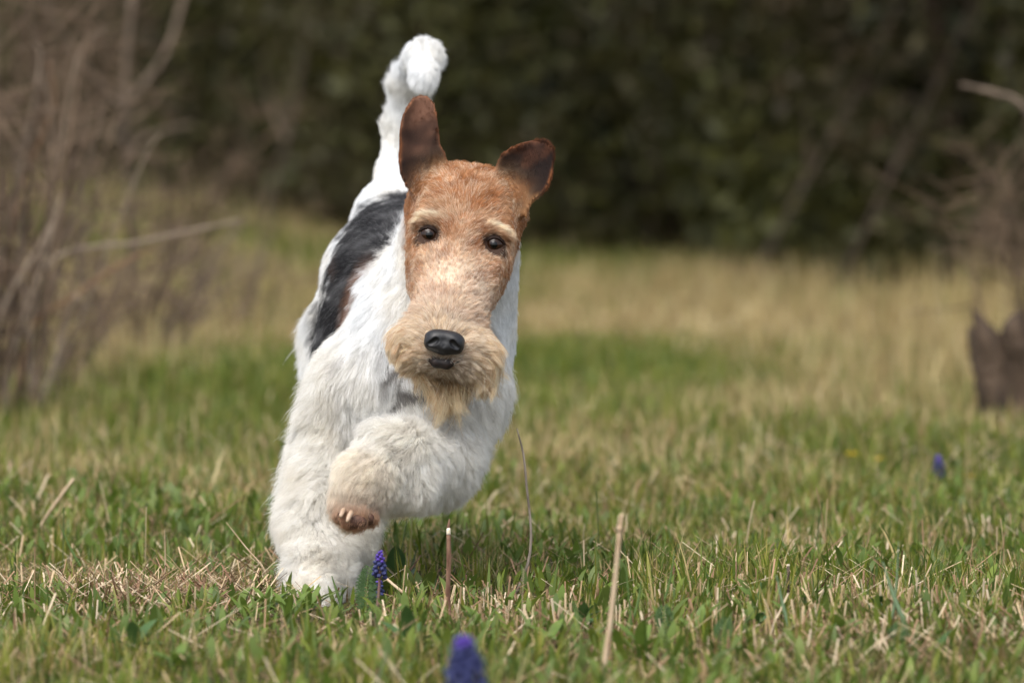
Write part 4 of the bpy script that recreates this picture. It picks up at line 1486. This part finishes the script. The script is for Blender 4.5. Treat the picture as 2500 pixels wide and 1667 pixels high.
# ---- leafy weeds by the paw and across the turf
WEEDS = [((655, 1508), 0.036, 'bright green leafy weed in front of the planted paw, leftmost of its row'),
         ((705, 1520), 0.033, 'pointed leafy weed in front of the middle of the planted paw'),
         ((752, 1512), 0.036, 'broad leafy weed rising at the right toe of the planted paw'),
         ((600, 1530), 0.030, 'leafy weed among straw left of the planted paw'),
         ((820, 1530), 0.016, 'small leafy weed left of the yarrow frond'),
         ((505, 1500), 0.024, 'upright leafy weed behind the pale stubble patch')]
for i, ((px, py), ln, lb) in enumerate(WEEDS):
    leafy_weed(gp(px, py), lb, 9, ln, ln * 0.22, M_LEAF, 'leafy weeds in front of the paw', 0.010, 0.45, 11 + i)
spots = [(330, 1600), (430, 1640), (120, 1560), (1000, 1600), (1180, 1560), (1340, 1580), (1420, 1540), (1560, 1610), (1700, 1560), (1850, 1540), (1930, 1530),
         (2050, 1570), (2280, 1620), (2400, 1540), (60, 1480), (250, 1520), (1240, 1500), (1840, 1490), (2140, 1500)]
SPOT_LABELS = ['small leafy weed below the stubble patch near the bottom edge', 'small leafy weed at the bottom edge below the planted paw, left side', 'small dark leafy weed in the lower left corner turf',
               'small leafy weed left of the big blurred grape hyacinth', 'small leafy weed just above and right of the big blurred hyacinth', 'small dark leafy weed right of the pink flower, beside the fallen twig',
               'small leafy weed beneath the middle of the fallen twig', 'small leafy weed right of the red flower by the tall pale stalk', 'small dark leafy weed among yarrow fronds right of the tall stalk',
               'small leafy weed below and left of the dark stub stalk', 'small leafy weed at the foot of the bluish blade by the dark stub', 'small dark leafy weed right of the bluish blade by the dark stub',
               'small leafy weed near the bottom right corner', 'small leafy weed at far right in sharp turf', 'small dark leafy weed at the left edge above the curved straw',
               'small leafy weed just left of the leaning green stalk in the stubble', 'small leafy weed at the foot of the bent grey twig', 'small dark leafy weed just behind the notched leaf blade',
               'small leafy weed left of the long leaning bluish blade']
for i, (px, py) in enumerate(spots):
    leafy_weed(gp(px, py), SPOT_LABELS[i], 6, random.uniform(0.018, 0.028) * (1.45 if py > 1555 else 1), 0.0085 * (1.3 if py > 1555 else 1),
               M_LEAF if i % 3 else M_LEAF_DARK, 'small leafy weeds scattered through the turf', 0.008, 0.8, 50 + i)

# ---- dry stalks
b_ = gp(1095, 1512)
rt = empty('broken_stalk', b_, 'short brown broken stalk with white pith at its split tip', 'stalk')
def part_tube(name, pix, base, radii, mat, parent, sides=8, seg=14, dy=None):
    pts = [P(px, py, base[1] + (dy[i] if dy else 0)) - np.asarray(base) for i, (px, py) in enumerate(pix)]
    path = smooth_path(pts, seg)
    V, Fc = tube_data(path, np.interp(np.linspace(0, 1, seg), np.linspace(0, 1, len(radii)), radii), sides)
    return obj(name, new_mesh(name, V, Fc), mat, parent)
part_tube('stem', [(1096, 1514), (1094, 1440), (1096, 1360), (1095, 1304)], b_, [0.0023, 0.0021, 0.0024, 0.0019], M_STALK_BROWN, rt)
part_tube('pith', [(1095, 1304), (1095, 1288)], b_, [0.0021, 0.0017], M_PITH, rt, 8, 4)
part_tube('splinter', [(1094, 1290), (1096, 1278), (1097, 1266)], b_, [0.0016, 0.0013, 0.0003], M_STALK_BROWN, rt, 6, 6)
part_tube('bud', [(1098, 1358), (1104, 1352)], b_, [0.0012, 0.0004], M_STALK_BROWN, rt, 6, 4)

b_ = gp(1258, 1450)
simple_stalk('bent_twig', b_, [P(1258, 1452, b_[1]), P(1290, 1370, b_[1]), P(1296, 1290, b_[1]), P(1286, 1190, b_[1]), P(1278, 1110, b_[1]), P(1262, 1046, b_[1])],
             [0.0015, 0.0014, 0.0013, 0.0012, 0.0011, 0.0006], M_STALK_GREY, 'tall thin grey twig arching up right of the raised leg', 'twig')
b_ = gp(1470, 1668)
rt = empty('tall_stalk', b_, 'tall pale leaning dry stalk with a swollen joint near its cut top', 'stalk')
part_tube('stem', [(1468, 1690), (1480, 1590), (1490, 1520), (1500, 1430), (1507, 1360), (1513, 1290)], b_, [0.0026, 0.0023, 0.0022, 0.0020, 0.0018, 0.0019], M_STALK_PALE, rt)
part_tube('joint', [(1512, 1296), (1514, 1282)], b_, [0.0028, 0.0027], M_STALK_PALE, rt, 8, 4)
part_tube('tip', [(1514, 1284), (1519, 1254)], b_, [0.0020, 0.0019], M_STALK_PALE, rt, 8, 5)
part_tube('fibre', [(1522, 1256), (1526, 1222)], b_, [0.0004, 0.0002], M_STALK_PALE, rt, 5, 5)
b_ = gp(1924, 1482)
rt = empty('stub_stalk', b_, 'thin almost black stub with a pale cut top in the right meadow', 'stalk')
part_tube('stem', [(1923, 1484), (1925, 1380)], b_, [0.0013, 0.0013], M_STALK_DARK, rt, 8, 6)
part_tube('cut_top', [(1925, 1381), (1925, 1377)], b_, [0.00135, 0.0012], M_PITH, rt, 8, 3)
b_ = gp(1135, 1465)
simple_stalk('stub_stalk', b_, [P(1133, 1466, b_[1]), P(1137, 1402, b_[1])], [0.0016, 0.0014], M_STALK_BROWN, 'small grey-brown stub right of the broken brown stalk', 'stalk')
b_ = gp(1045, 1492)
simple_stalk('fallen_straw', b_, [P(1046, 1488, b_[1]), P(990, 1450, b_[1]), P(935, 1405, b_[1] + 0.02)], [0.0015, 0.0014, 0.0012], M_STALK_PALE,
             'pale straw propped diagonally right of the grape hyacinth', 'straw')
b_ = gp(955, 1460)
simple_stalk('fallen_straw', b_, [P(950, 1462, b_[1]), P(985, 1415, b_[1]), P(1028, 1354, b_[1] + 0.02)], [0.0008, 0.0008, 0.0006], M_STALK_BROWN,
             'thin reddish straw crossing the pale one behind the grape hyacinth', 'straw')
b_ = gp(655, 1448)
simple_stalk('bent_straw', b_, [P(655, 1450, b_[1]), P(645, 1390, b_[1]), P(600, 1335, b_[1]), P(552, 1274, b_[1])], [0.0015, 0.0011, 0.0007, 0.0003], M_STALK_PALE,
             'long bent straw leaning left beside the planted leg', 'straw')
b_ = gp(88, 1322)
simple_stalk('standing_straw', b_, [P(86, 1324, b_[1]), P(112, 1262, b_[1]), P(180, 1168, b_[1])], [0.0018, 0.0018, 0.0016], M_STALK_PALE,
             'thick pale straw slanting up at far left of the meadow', 'straw')
b_ = gp(1505, 1548)
simple_stalk('fallen_twig', b_, [P(1345, 1630, b_[1] - 0.08), P(1420, 1590, b_[1] - 0.03), P(1495, 1540, b_[1]) ], [0.0014, 0.0013, 0.0010], M_STALK_GREY,
             'grey-brown twig lying across the turf left of the tall pale stalk', 'twig')
b_ = gp(0, 1395)
simple_stalk('fallen_straw', b_, [P(-30, 1385, b_[1]), P(30, 1395, b_[1]), P(80, 1418, b_[1] - 0.02), P(102, 1432, b_[1] - 0.04)], [0.0014, 0.0014, 0.0012, 0.001], M_STALK_PALE,
             'curved pale straw lying at the left edge of the turf', 'straw')
for (bx, by, tx, ty, mat, w0, lb) in (
        (235, 1432, 145, 1278, M_BLADE, 0.0012, 'long green grass stalk leaning left over the stubble patch'),
        (272, 1400, 302, 1226, M_BLADE, 0.0007, 'thin upright green grass stalk above the stubble patch'),
        (400, 1452, 402, 1290, M_STALK_PALE, 0.0005, 'hair-thin pale grass stalk at the right of the stubble patch'),
        (638, 1385, 653, 1310, M_BLADE, 0.0006, 'short thin dark grass stalk touching the planted leg'),
        (1599, 1525, 1648, 1340, M_BLADE, 0.0008, 'thin dark green grass stalk leaning right beyond the tall pale stalk'),
        (1545, 1560, 1522, 1300, M_BLADE, 0.0006, 'very thin green stalk just right of the tall pale stalk'),
        (1535, 1535, 1566, 1415, M_BLADE, 0.0010, 'short green blade right of the tall pale stalk'),
        (1943, 1580, 1895, 1402, M_BLADE_BLUE, 0.0012, 'bluish grass blade leaning left over the dark stub'),
        (2238, 1575, 2155, 1370, M_BLADE_BLUE, 0.0016, 'long bluish grass blade leaning left at far right'),
        (2170, 1560, 2194, 1320, M_BLADE_BLUE, 0.0008, 'upright bluish blade crossing the leaning one at far right'),
        (2130, 1620, 2168, 1478, M_STALK_PALE, 0.0008, 'thin stalk with a white tip at lower right'),
        (1415, 1555, 1398, 1466, M_BLADE, 0.0010, 'short blunt green stem behind the fallen twig'),
        (1838, 1500, 1858, 1420, M_LEAF_DARK, 0.0020, 'dark green notched leaf blade left of the dark stub'),
        (975, 1330, 992, 1270, M_BLADE, 0.0008, 'thin dark blade rising from behind the dock leaf'),
        (840, 1490, 810, 1405, M_BLADE, 0.0011, 'dark curved blade in front of the planted paw'),
        (823, 1498, 836, 1432, M_BLADE, 0.0011, 'upright blade at the right of the planted paw')):
    b_ = gp(bx, by)
    mid = P((bx + tx) / 2 + (tx - bx) * 0.12 + 2, (by + ty) / 2, b_[1])
    w0 *= 1.5
    simple_stalk('grass_stalk', b_, [b_ - np.array([0, 0, 0.003]), mid, P(tx, ty, b_[1])], [w0, w0 * 0.9, w0 * 0.2], mat, lb, 'grass stalk', 5, 'tall single grass stalks')

# ---- small flowers
def daisy(base, top, label, r=0.008, petals=14, mat=M_YELLOW):
    rt = empty('yellow_flower', base, label, 'flower', 'yellow flowers in the far meadow')
    D = np.asarray(top) - np.asarray(base)
    V, Fc = tube_data(smooth_path([(0, 0, -0.003), D * 0.5 + np.array([0.002, 0, 0]), D], 8), np.linspace(0.0010, 0.0008, 8), 6)
    obj('stem', new_mesh('stem', V, Fc), M_STEM_GREEN, rt)
    V, Fc = blob(D, (r * 0.35, r * 0.35, r * 0.25), 8, 5)
    obj('flower_centre', new_mesh('flower_centre', V, Fc), mat, rt)
    pm = leaf_mesh(r, r * 0.42, 0.5, 0.1, 4, 'petal'); pm.materials.append(mat)
    for i in range(petals):
        o = obj('petal', pm, None, rt, D.tolist()); o.rotation_euler = (0, 0.9 + 0.2 * (i % 2), i * 6.283 / petals)
    return rt


for (px, py, tx, ty, lb) in ((2080, 1150, 2080, 1108, 'yellow flower far right, left one of a close pair'), (2144, 1160, 2145, 1120, 'yellow flower far right, right one of a close pair'),
                             (2372, 1195, 2370, 1162, 'faint yellow flower right of the far grape hyacinth')):
    b_ = gp(px, py); daisy(b_, up_to(b_, tx, ty), lb, 0.010)
b_ = gp(1268, 1664)
rt = empty('pink_flower', b_, 'tiny pink flower in the foreground right of the blurred hyacinth', 'flower')
V, Fc = tube_data([(0, 0, -0.002), (0, 0, 0.006), (0, 0, 0.0075)], [0.0006] * 3, 6); obj('stem', new_mesh('stem', V, Fc), M_STEM_GREEN, rt)
pm = leaf_mesh(0.010, 0.0045, 0.5, 0.2, 6, 'petal'); pm.materials.append(M_PINK)
for i in range(5):
    o = obj('petal', pm, None, rt, (0, 0, 0.004)); o.rotation_euler = (0, 0.15 + 0.12 * i, i * 1.3)
b_ = gp(1482, 1628)
rt = empty('red_flower', b_, 'tiny red bloom in the turf beside the tall pale stalk', 'flower')
V, Fc = tube_data([(0, 0, -0.002), (0, 0, 0.004), (0, 0, 0.006)], [0.0006] * 3, 6); obj('stem', new_mesh('stem', V, Fc), M_STEM_GREEN, rt)
pm = leaf_mesh(0.006, 0.005, 0.6, 0.2, 5, 'petal'); pm.materials.append(M_RED)
for i in range(5):
    o = obj('petal', pm, None, rt, (0, 0, 0.005)); o.rotation_euler = (0, 0.5, i * 1.26)


# ================================================================== SHRUBS, TREES AND HEDGE
M_BARK_MID = mat_plain('shaded_bark', (0.050, 0.036, 0.027), (0.088, 0.066, 0.050), 25, 0.85, 0.2, 0, 0.003, (1, 1, 0.3))


def branch_path(a, b, wob=0.03, n=9, seed=0):
    rnd = np.random.RandomState(seed)
    a = np.asarray(a, float); b = np.asarray(b, float)
    t = np.linspace(0, 1, n)[:, None]
    L_ = np.linalg.norm(b - a)
    w_ = rnd.normal(size=(n, 3)) * wob * L_
    w_[0] = 0
    w_ = np.cumsum(w_, 0) * 0.5
    return a + (b - a) * t + w_


def bare_shrub(base, label, n=70, height=0.9, spread=0.5, mats=None, r=0.003, seed=1, canes=(), twig_r=0.0012, group=None, droop=0.2):
    """leafless many-stemmed shrub: canes as parts, the finest twigs joined"""
    rnd = random.Random(seed)
    rt = empty('bare_shrub', base, label, 'shrub', group)
    mats = mats or [M_BARK_PINK, M_BARK, M_BARK_PALE]
    tw = MB()
    for i in range(n):
        a = rnd.uniform(0, 6.283); rr = rnd.uniform(0, 0.3) * spread
        p0 = np.array([math.cos(a) * rr, math.sin(a) * rr, -0.01])
        hh = height * rnd.uniform(0.45, 1.05)
        sp = spread * rnd.uniform(0.2, 1.1)
        a2 = a + rnd.uniform(-0.7, 0.7)
        p1 = p0 + np.array([math.cos(a2) * sp, math.sin(a2) * sp * 0.7, hh])
        path = branch_path(p0, p1, 0.035, 9, seed * 997 + i)
        path[:, 2] += -droop * height * np.linspace(0, 1, 9) ** 2 * rnd.random() + 0.10 * hh * np.sin(np.linspace(0, math.pi, 9))
        rad = np.linspace(r * rnd.uniform(0.7, 1.4), r * 0.25, 9)
        V, Fc = tube_data(path, rad, 5)
        o = obj('cane', new_mesh('cane', V, Fc), mats[i % len(mats)], rt)
        for k in range(rnd.randint(3, 7)):
            j = rnd.randint(2, 8)
            d = nrm(np.array([rnd.gauss(0, 1), rnd.gauss(0, 0.7), rnd.gauss(0.5, 0.6)]))
            q = path[j] + d * height * rnd.uniform(0.10, 0.32)
            tw.tube(branch_path(path[j], q, 0.05, 6, seed * 31 + i * 7 + k), np.linspace(twig_r * 1.4, twig_r * 0.5, 6), 4)
    t = obj('twigs', tw.mesh('twigs'), mats[0], rt)
    t['kind'] = 'stuff'
    for (pix, dys, rad, m) in canes:
        pts = [P(px, py, base[1] + dy) - np.asarray(base) for (px, py), dy in zip(pix, dys)]
        path = smooth_path(pts, 14)
        V, Fc = tube_data(path, np.interp(np.linspace(0, 1, 14), np.linspace(0, 1, len(rad)), rad), 7)
        obj('cane', new_mesh('cane', V, Fc), m, rt)
    return rt


_r = random.Random(77)
LOOSE = []
for i in range(22):
    x0 = _r.uniform(-60, 130); x1 = x0 + _r.uniform(-80, 260); y1 = _r.uniform(120, 720)
    LOOSE.append(([(x0, 1010), (x0 * 0.6 + x1 * 0.4 + _r.uniform(-25, 25), 1010 * 0.6 + y1 * 0.4), (x1, y1), (x1 + _r.uniform(-60, 80), y1 - _r.uniform(40, 120))],
                  [_r.uniform(-0.1, 0.25)] * 4, (0.0024, 0.0020, 0.0014, 0.0007), (M_BARK_PALE, M_BARK, M_BARK_DARK, M_BARK_PINK)[i % 4]))
b_ = gx(-60, 3.05)
bare_shrub(b_, 'tangled leafless bramble at the left edge with orange and grey canes', 40, 0.72, 0.20, [M_BARK_PINK, M_BARK_DARK, M_BARK], 0.0020, 3,
           [([(70, 1010), (105, 655), (350, 590), (589, 537)], (0, 0, 0.02, 0.05), (0.0032, 0.0032, 0.0028, 0.0018), M_BARK_PALE),
            ([(40, 1000), (77, 800), (182, 723), (281, 653), (386, 600)], (0, 0, -0.02, 0, 0.03), (0.003, 0.003, 0.0026, 0.0024, 0.0016), M_BARK_ORANGE),
            ([(14, 1000), (21, 912), (70, 740), (126, 561), (150, 480)], (0, 0, 0, 0, 0), (0.0045, 0.004, 0.004, 0.004, 0.002), M_BARK_PALE),
            ([(-20, 960), (0, 772), (91, 610), (130, 540)], (0, 0, 0, 0.02), (0.004, 0.004, 0.0035, 0.002), M_BARK_PALE),
            ([(100, 990), (160, 800), (190, 720)], (0, -0.02, -0.05), (0.004, 0.0035, 0.0035), M_BARK_PALE),
            ([(0, 700), (60, 440), (130, 260), (120, 150)], (0.1, 0.1, 0.1, 0.1), (0.0032, 0.0028, 0.002, 0.0015), M_BARK_ORANGE)] + LOOSE)
b_ = gx(120, 3.95)
bare_shrub(b_, 'grey-brown leafless shrub just behind the bramble at left', 34, 0.52, 0.22, [M_BARK_PINK, M_BARK, M_BARK_DARK], 0.0022, 5, droop=0.4)
b_ = gx(330, 5.2)
bare_shrub(b_, 'low brown leafless shrub right of the bramble in the left middle distance', 40, 0.32, 0.26, [M_BARK_PINK, M_BARK_DARK, M_BARK], 0.0034, 8, droop=0.2)
b_ = gx(560, 6.2)
bare_shrub(b_, 'sparse low brown twigs in the grass left of the dog', 22, 0.30, 0.30, [M_BARK_PINK, M_BARK], 0.0034, 9)
b_ = gx(60, 6.5)
bare_shrub(b_, 'tall brown leafless shrub behind the bramble at the left edge', 20, 1.0, 0.22, [M_BARK_PINK, M_BARK_DARK, M_BARK_DARK], 0.0042, 12, droop=0.1)
b_ = gx(400, 9.5)
bare_shrub(b_, 'wide brown leafless shrub in front of the hedge at left', 18, 0.55, 0.26, [M_BARK_PINK, M_BARK_DARK, M_BARK_DARK], 0.0050, 14, twig_r=0.0022)
b_ = gx(150, 12.5)
bare_shrub(b_, 'dark leafless shrub in front of the hedge at far left', 22, 1.2, 0.28, [M_BARK_PINK, M_BARK_DARK, M_BARK_DARK], 0.0055, 15, twig_r=0.002)

# forked bare sapling at left
b_ = gx(318, 6.9)
rt = empty('bare_sapling', b_, 'grey forked leafless sapling rising in front of the hedge at left', 'tree')
def limb(name, pix, dys, radii, base, mat, parent, sides=8):
    pts = [P(px, py, base[1] + dy) - np.asarray(base) for (px, py), dy in zip(pix, dys)]
    path = smooth_path(pts, 18)
    V, Fc = tube_data(path, np.interp(np.linspace(0, 1, 18), np.linspace(0, 1, len(radii)), radii), sides)
    return obj(name, new_mesh(name, V, Fc), mat, parent)
limb('trunk', [(325, 800), (322, 600), (312, 420), (302, 245)], (0, 0, 0, 0), (0.008, 0.0075, 0.007, 0.0075), b_, M_BARK_MID, rt)
limb('branch', [(303, 260), (310, 150), (322, 0), (330, -180), (318, -420)], (0, 0, 0, 0.05, 0.1), (0.007, 0.007, 0.0065, 0.006, 0.003), b_, M_BARK, rt)
limb('branch', [(305, 255), (350, 205), (400, 140), (430, 60), (455, -40), (500, -260)], (0, 0.02, 0.05, 0.08, 0.1, 0.2), (0.0065, 0.0062, 0.0058, 0.0055, 0.0045, 0.003), b_, M_BARK, rt)
limb('branch', [(300, 262), (262, 225), (205, 160), (150, 80), (110, 0), (60, -160)], (0, -0.02, -0.05, -0.08, -0.1, -0.1), (0.0065, 0.0062, 0.0058, 0.0055, 0.0045, 0.003), b_, M_BARK, rt)
limb('branch', [(310, 400), (350, 340), (400, 320), (470, 300)], (0, 0, 0.05, 0.1), (0.006, 0.005, 0.004, 0.002), b_, M_BARK, rt)
b_ = gx(630, 13.0)
rt = empty('leaning_sapling', b_, 'thin grey sapling leaning right before the hedge left of the tail', 'tree')
limb('trunk', [(635, 620), (667, 449), (702, 337), (728, 200), (744, 100), (735, -60), (760, -400)], (0, 0, 0, 0, 0, 0, 0), (0.010, 0.009, 0.008, 0.007, 0.006, 0.005, 0.003), b_, M_BARK_MID, rt)
limb('branch', [(700, 345), (660, 250), (640, 140)], (0, 0.1, 0.1), (0.005, 0.004, 0.002), b_, M_BARK, rt)
for (px, Y, pts, lb) in ((2035, 9.5, [(2030, 725), (2072, 643), (2125, 535), (2175, 432), (2222, 336), (2300, 180), (2400, -50)], 'grey leaning trunk before the dark hedge at right, the nearer and thicker of two'),
                         (1835, 10.0, [(1825, 705), (1863, 635), (1915, 540), (1955, 465), (1998, 389), (2080, 240), (2200, 0)], 'faint leaning trunk before the dark hedge at right, left one of two')):
    b_ = gx(px, Y)
    rt = empty('leaning_tree', b_, lb, 'tree', 'leaning trunks before the hedge')
    limb('trunk', pts, [0] * 7, (0.0065, 0.006, 0.0055, 0.005, 0.0045, 0.004, 0.003), b_, M_BARK_MID, rt)
    limb('branch', [pts[3], (pts[3][0] + 20, pts[3][1] - 90), (pts[3][0] + 10, pts[3][1] - 200)], [0, 0.1, 0.2], (0.0035, 0.003, 0.0015), b_, M_BARK_MID, rt)

# stump at the right edge
b_ = gx(2472, 3.02)
rt = empty('tree_stump', b_, 'dark weathered tree stump with a jagged prong at the right edge', 'stump')
prof = []
V = []; Fc = []; sg = 56; lv = 34
sc_ = F_PX / (b_[1] + 5.3)
rn = np.random.RandomState(4)
for i in range(lv):
    t = i / (lv - 1)
    z = -0.02 + t * 0.160
    for k in range(sg):
        a = 2 * math.pi * k / sg
        r = 0.049 + 0.020 * math.exp(-t * 6) + 0.009 * t * t + 0.0055 * math.sin(a * 3 + t * 5) + 0.003 * math.sin(a * 7 + 6 * t + 1) + 0.0022 * math.sin(a * 17 + 9 * t) + 0.0012 * rn.normal()
        top = (0.012 * math.sin(a * 2 + 1) + 0.006 * math.sin(a * 5 + 0.4)) * t ** 5 + 0.006 * rn.normal() * (t > 0.96)
        V.append((r * math.cos(a), r * math.sin(a), z + top))
for i in range(lv - 1):
    for k in range(sg):
        k2 = (k + 1) % sg
        Fc.append((i * sg + k, i * sg + k2, (i + 1) * sg + k2, (i + 1) * sg + k))
V.append((0, 0, 0.115)); c_ = len(V) - 1
for k in range(sg): Fc.append(((lv - 1) * sg + k, (lv - 1) * sg + (k + 1) % sg, c_))
obj('trunk', new_mesh('trunk', V, Fc), M_BARK_DARK, rt)
limb('prong', [(2440, 900), (2412, 830), (2393, 790), (2372, 752)], (-0.02, -0.03, -0.03, -0.03), (0.026, 0.018, 0.011, 0.002), b_, M_BARK_DARK, rt, 10)
limb('prong', [(2480, 860), (2480, 800), (2492, 760)], (-0.01, -0.02, -0.02), (0.028, 0.020, 0.006), b_, M_BARK_DARK, rt, 10)
b_ = gx(2540, 3.9)
bare_shrub(b_, 'brown leafless shrub behind the stump at right with a long bare branch', 12, 0.50, 0.16, [M_BARK_PINK, M_BARK_DARK, M_BARK_DARK], 0.0026, 21,
           [([(2600, 420), (2500, 262), (2430, 228), (2345, 207)], (0, 0, 0, 0), (0.007, 0.0058, 0.005, 0.003), M_BARK)], droop=0.1)
b_ = gx(2420, 7.5)
bare_shrub(b_, 'dim brown leafless shrub between the stump and the dark hedge', 16, 0.45, 0.22, [M_BARK_PINK, M_BARK_DARK, M_BARK_DARK], 0.0034, 23)


# hedge: runs from near right to far left across the clearing
def hedge():
    A = np.array([2.6, 4.9]); Bp = np.array([-7.0, 29.9])
    rt = empty('hedge', (float((A + Bp)[0] / 2), float((A + Bp)[1] / 2), 0), 'dense dark evergreen hedge closing off the meadow behind the dog', 'hedge')
    base = np.array(rt.location)
    D = Bp - A; Ln = np.linalg.norm(D); D /= Ln
    Nn = np.array([-D[1], D[0]])
    if Nn[1] < 0: Nn = -Nn                # away from the camera
    n = 190000
    s = RNG.rand(n) * Ln
    z = RNG.rand(n) ** 1.1 * 3.4
    bump = 0.32 * snoise(np.column_stack([s, z]), 1.4, 71) + 0.16 * snoise(np.column_stack([s, z]), 4.0, 72)
    dep = bump + np.abs(RNG.normal(0, 0.42, n))
    # overhang: the foot of the hedge is set back, so its base lies in its own shade
    dep += 0.30 * np.clip(1 - z / 0.9, 0, 1)
    z = z + gz(A[0] + D[0] * s, A[1] + D[1] * s)
    k = z > 0.0
    s, z, dep = s[k], z[k], dep[k]; n = len(s)
    pos = np.column_stack([A[0] + D[0] * s + Nn[0] * dep, A[1] + D[1] * s + Nn[1] * dep, z])
    size = RNG.uniform(0.016, 0.040, n)
    d1 = nrm(RNG.normal(size=(n, 3))); d2 = nrm(np.cross(d1, nrm(RNG.normal(size=(n, 3)))))
    a = pos - d1 * size[:, None]; c = pos + d1 * size[:, None]
    b = pos + d2 * size[:, None] * 0.5; d = pos - d2 * size[:, None] * 0.5
    V = np.stack([a, b, c, d], 1).reshape(-1, 3) - base
    Fc = np.arange(n * 4).reshape(n, 4)
    pat = snoise(np.column_stack([s, z]), 2.0, 73) + 0.7 * snoise(np.column_stack([s, z]), 5.0, 74)
    g = pick(np.array([(0.090, 0.092, 0.018), (0.070, 0.074, 0.016), (0.105, 0.104, 0.021), (0.062, 0.064, 0.018)]), n)
    br = pick(np.array([(0.090, 0.066, 0.038), (0.070, 0.050, 0.031), (0.120, 0.082, 0.048)]), n)
    m = np.clip(0.22 - 0.25 * pat + 0.25 * RNG.normal(size=n), 0, 1)
    bright = (pat > 0.9) & (RNG.rand(n) < 0.6)
    C = lerp(g, br, m)
    C = np.where(bright[:, None], C * 1.1, C) * 0.66
    me = new_mesh('foliage', V, Fc, False)
    set_tint(me, np.repeat(C, 4, 0))
    o = obj('foliage', me, M_HEDGE, rt); o['kind'] = 'stuff'
    # stems inside
    tw = MB()
    rnd = random.Random(9)
    for i in range(90):
        s0 = rnd.uniform(0, Ln); dd = rnd.uniform(0.7, 1.8)
        p0 = np.array([A[0] + D[0] * s0 + Nn[0] * dd, A[1] + D[1] * s0 + Nn[1] * dd, -0.05])
        p1 = p0 + np.array([rnd.uniform(-0.6, 0.6), rnd.uniform(-0.3, 0.3), rnd.uniform(1.6, 3.2)])
        tw.tube(branch_path(p0, p1, 0.03, 8, i) - base, np.linspace(rnd.uniform(0.012, 0.03), 0.006, 8), 6)
    o = obj('stems', tw.mesh('stems'), M_BARK_DARK, rt); o['kind'] = 'stuff'
hedge()


def backing_leaves():
    """added dark leaf layer behind the hedge, so no light leaks through"""
    n = 60000  # dark leaves added behind the hedge to keep it opaque against light
    A = np.array([4.4, 4.4]); Bp = np.array([-6.0, 32.5])
    D = Bp - A; Ln = np.linalg.norm(D); D /= Ln
    Nn = np.array([-D[1], D[0]]); Nn = Nn if Nn[1] > 0 else -Nn
    s = RNG.rand(n) * Ln; z = RNG.rand(n) * 5.0; dep = RNG.rand(n) * 1.4
    pos = np.column_stack([A[0] + D[0] * s + Nn[0] * dep, A[1] + D[1] * s + Nn[1] * dep, z])
    size = RNG.uniform(0.07, 0.14, n)
    d1 = nrm(RNG.normal(size=(n, 3))); d2 = nrm(np.cross(d1, nrm(RNG.normal(size=(n, 3)))))
    V = np.stack([pos - d1 * size[:, None], pos + d2 * size[:, None] * 0.6, pos + d1 * size[:, None], pos - d2 * size[:, None] * 0.6], 1).reshape(-1, 3)
    C = pick(np.array([(0.035, 0.045, 0.014), (0.028, 0.034, 0.014), (0.045, 0.040, 0.022)]), n) * 0.7
    me = new_mesh('backing', V, np.arange(n * 4).reshape(n, 4), False)
    set_tint(me, np.repeat(C, 4, 0))
    tag(obj('hedge_backing', me, M_HEDGE), 'added light-blocking wood behind the hedge', None, None, 'stuff')
backing_leaves()
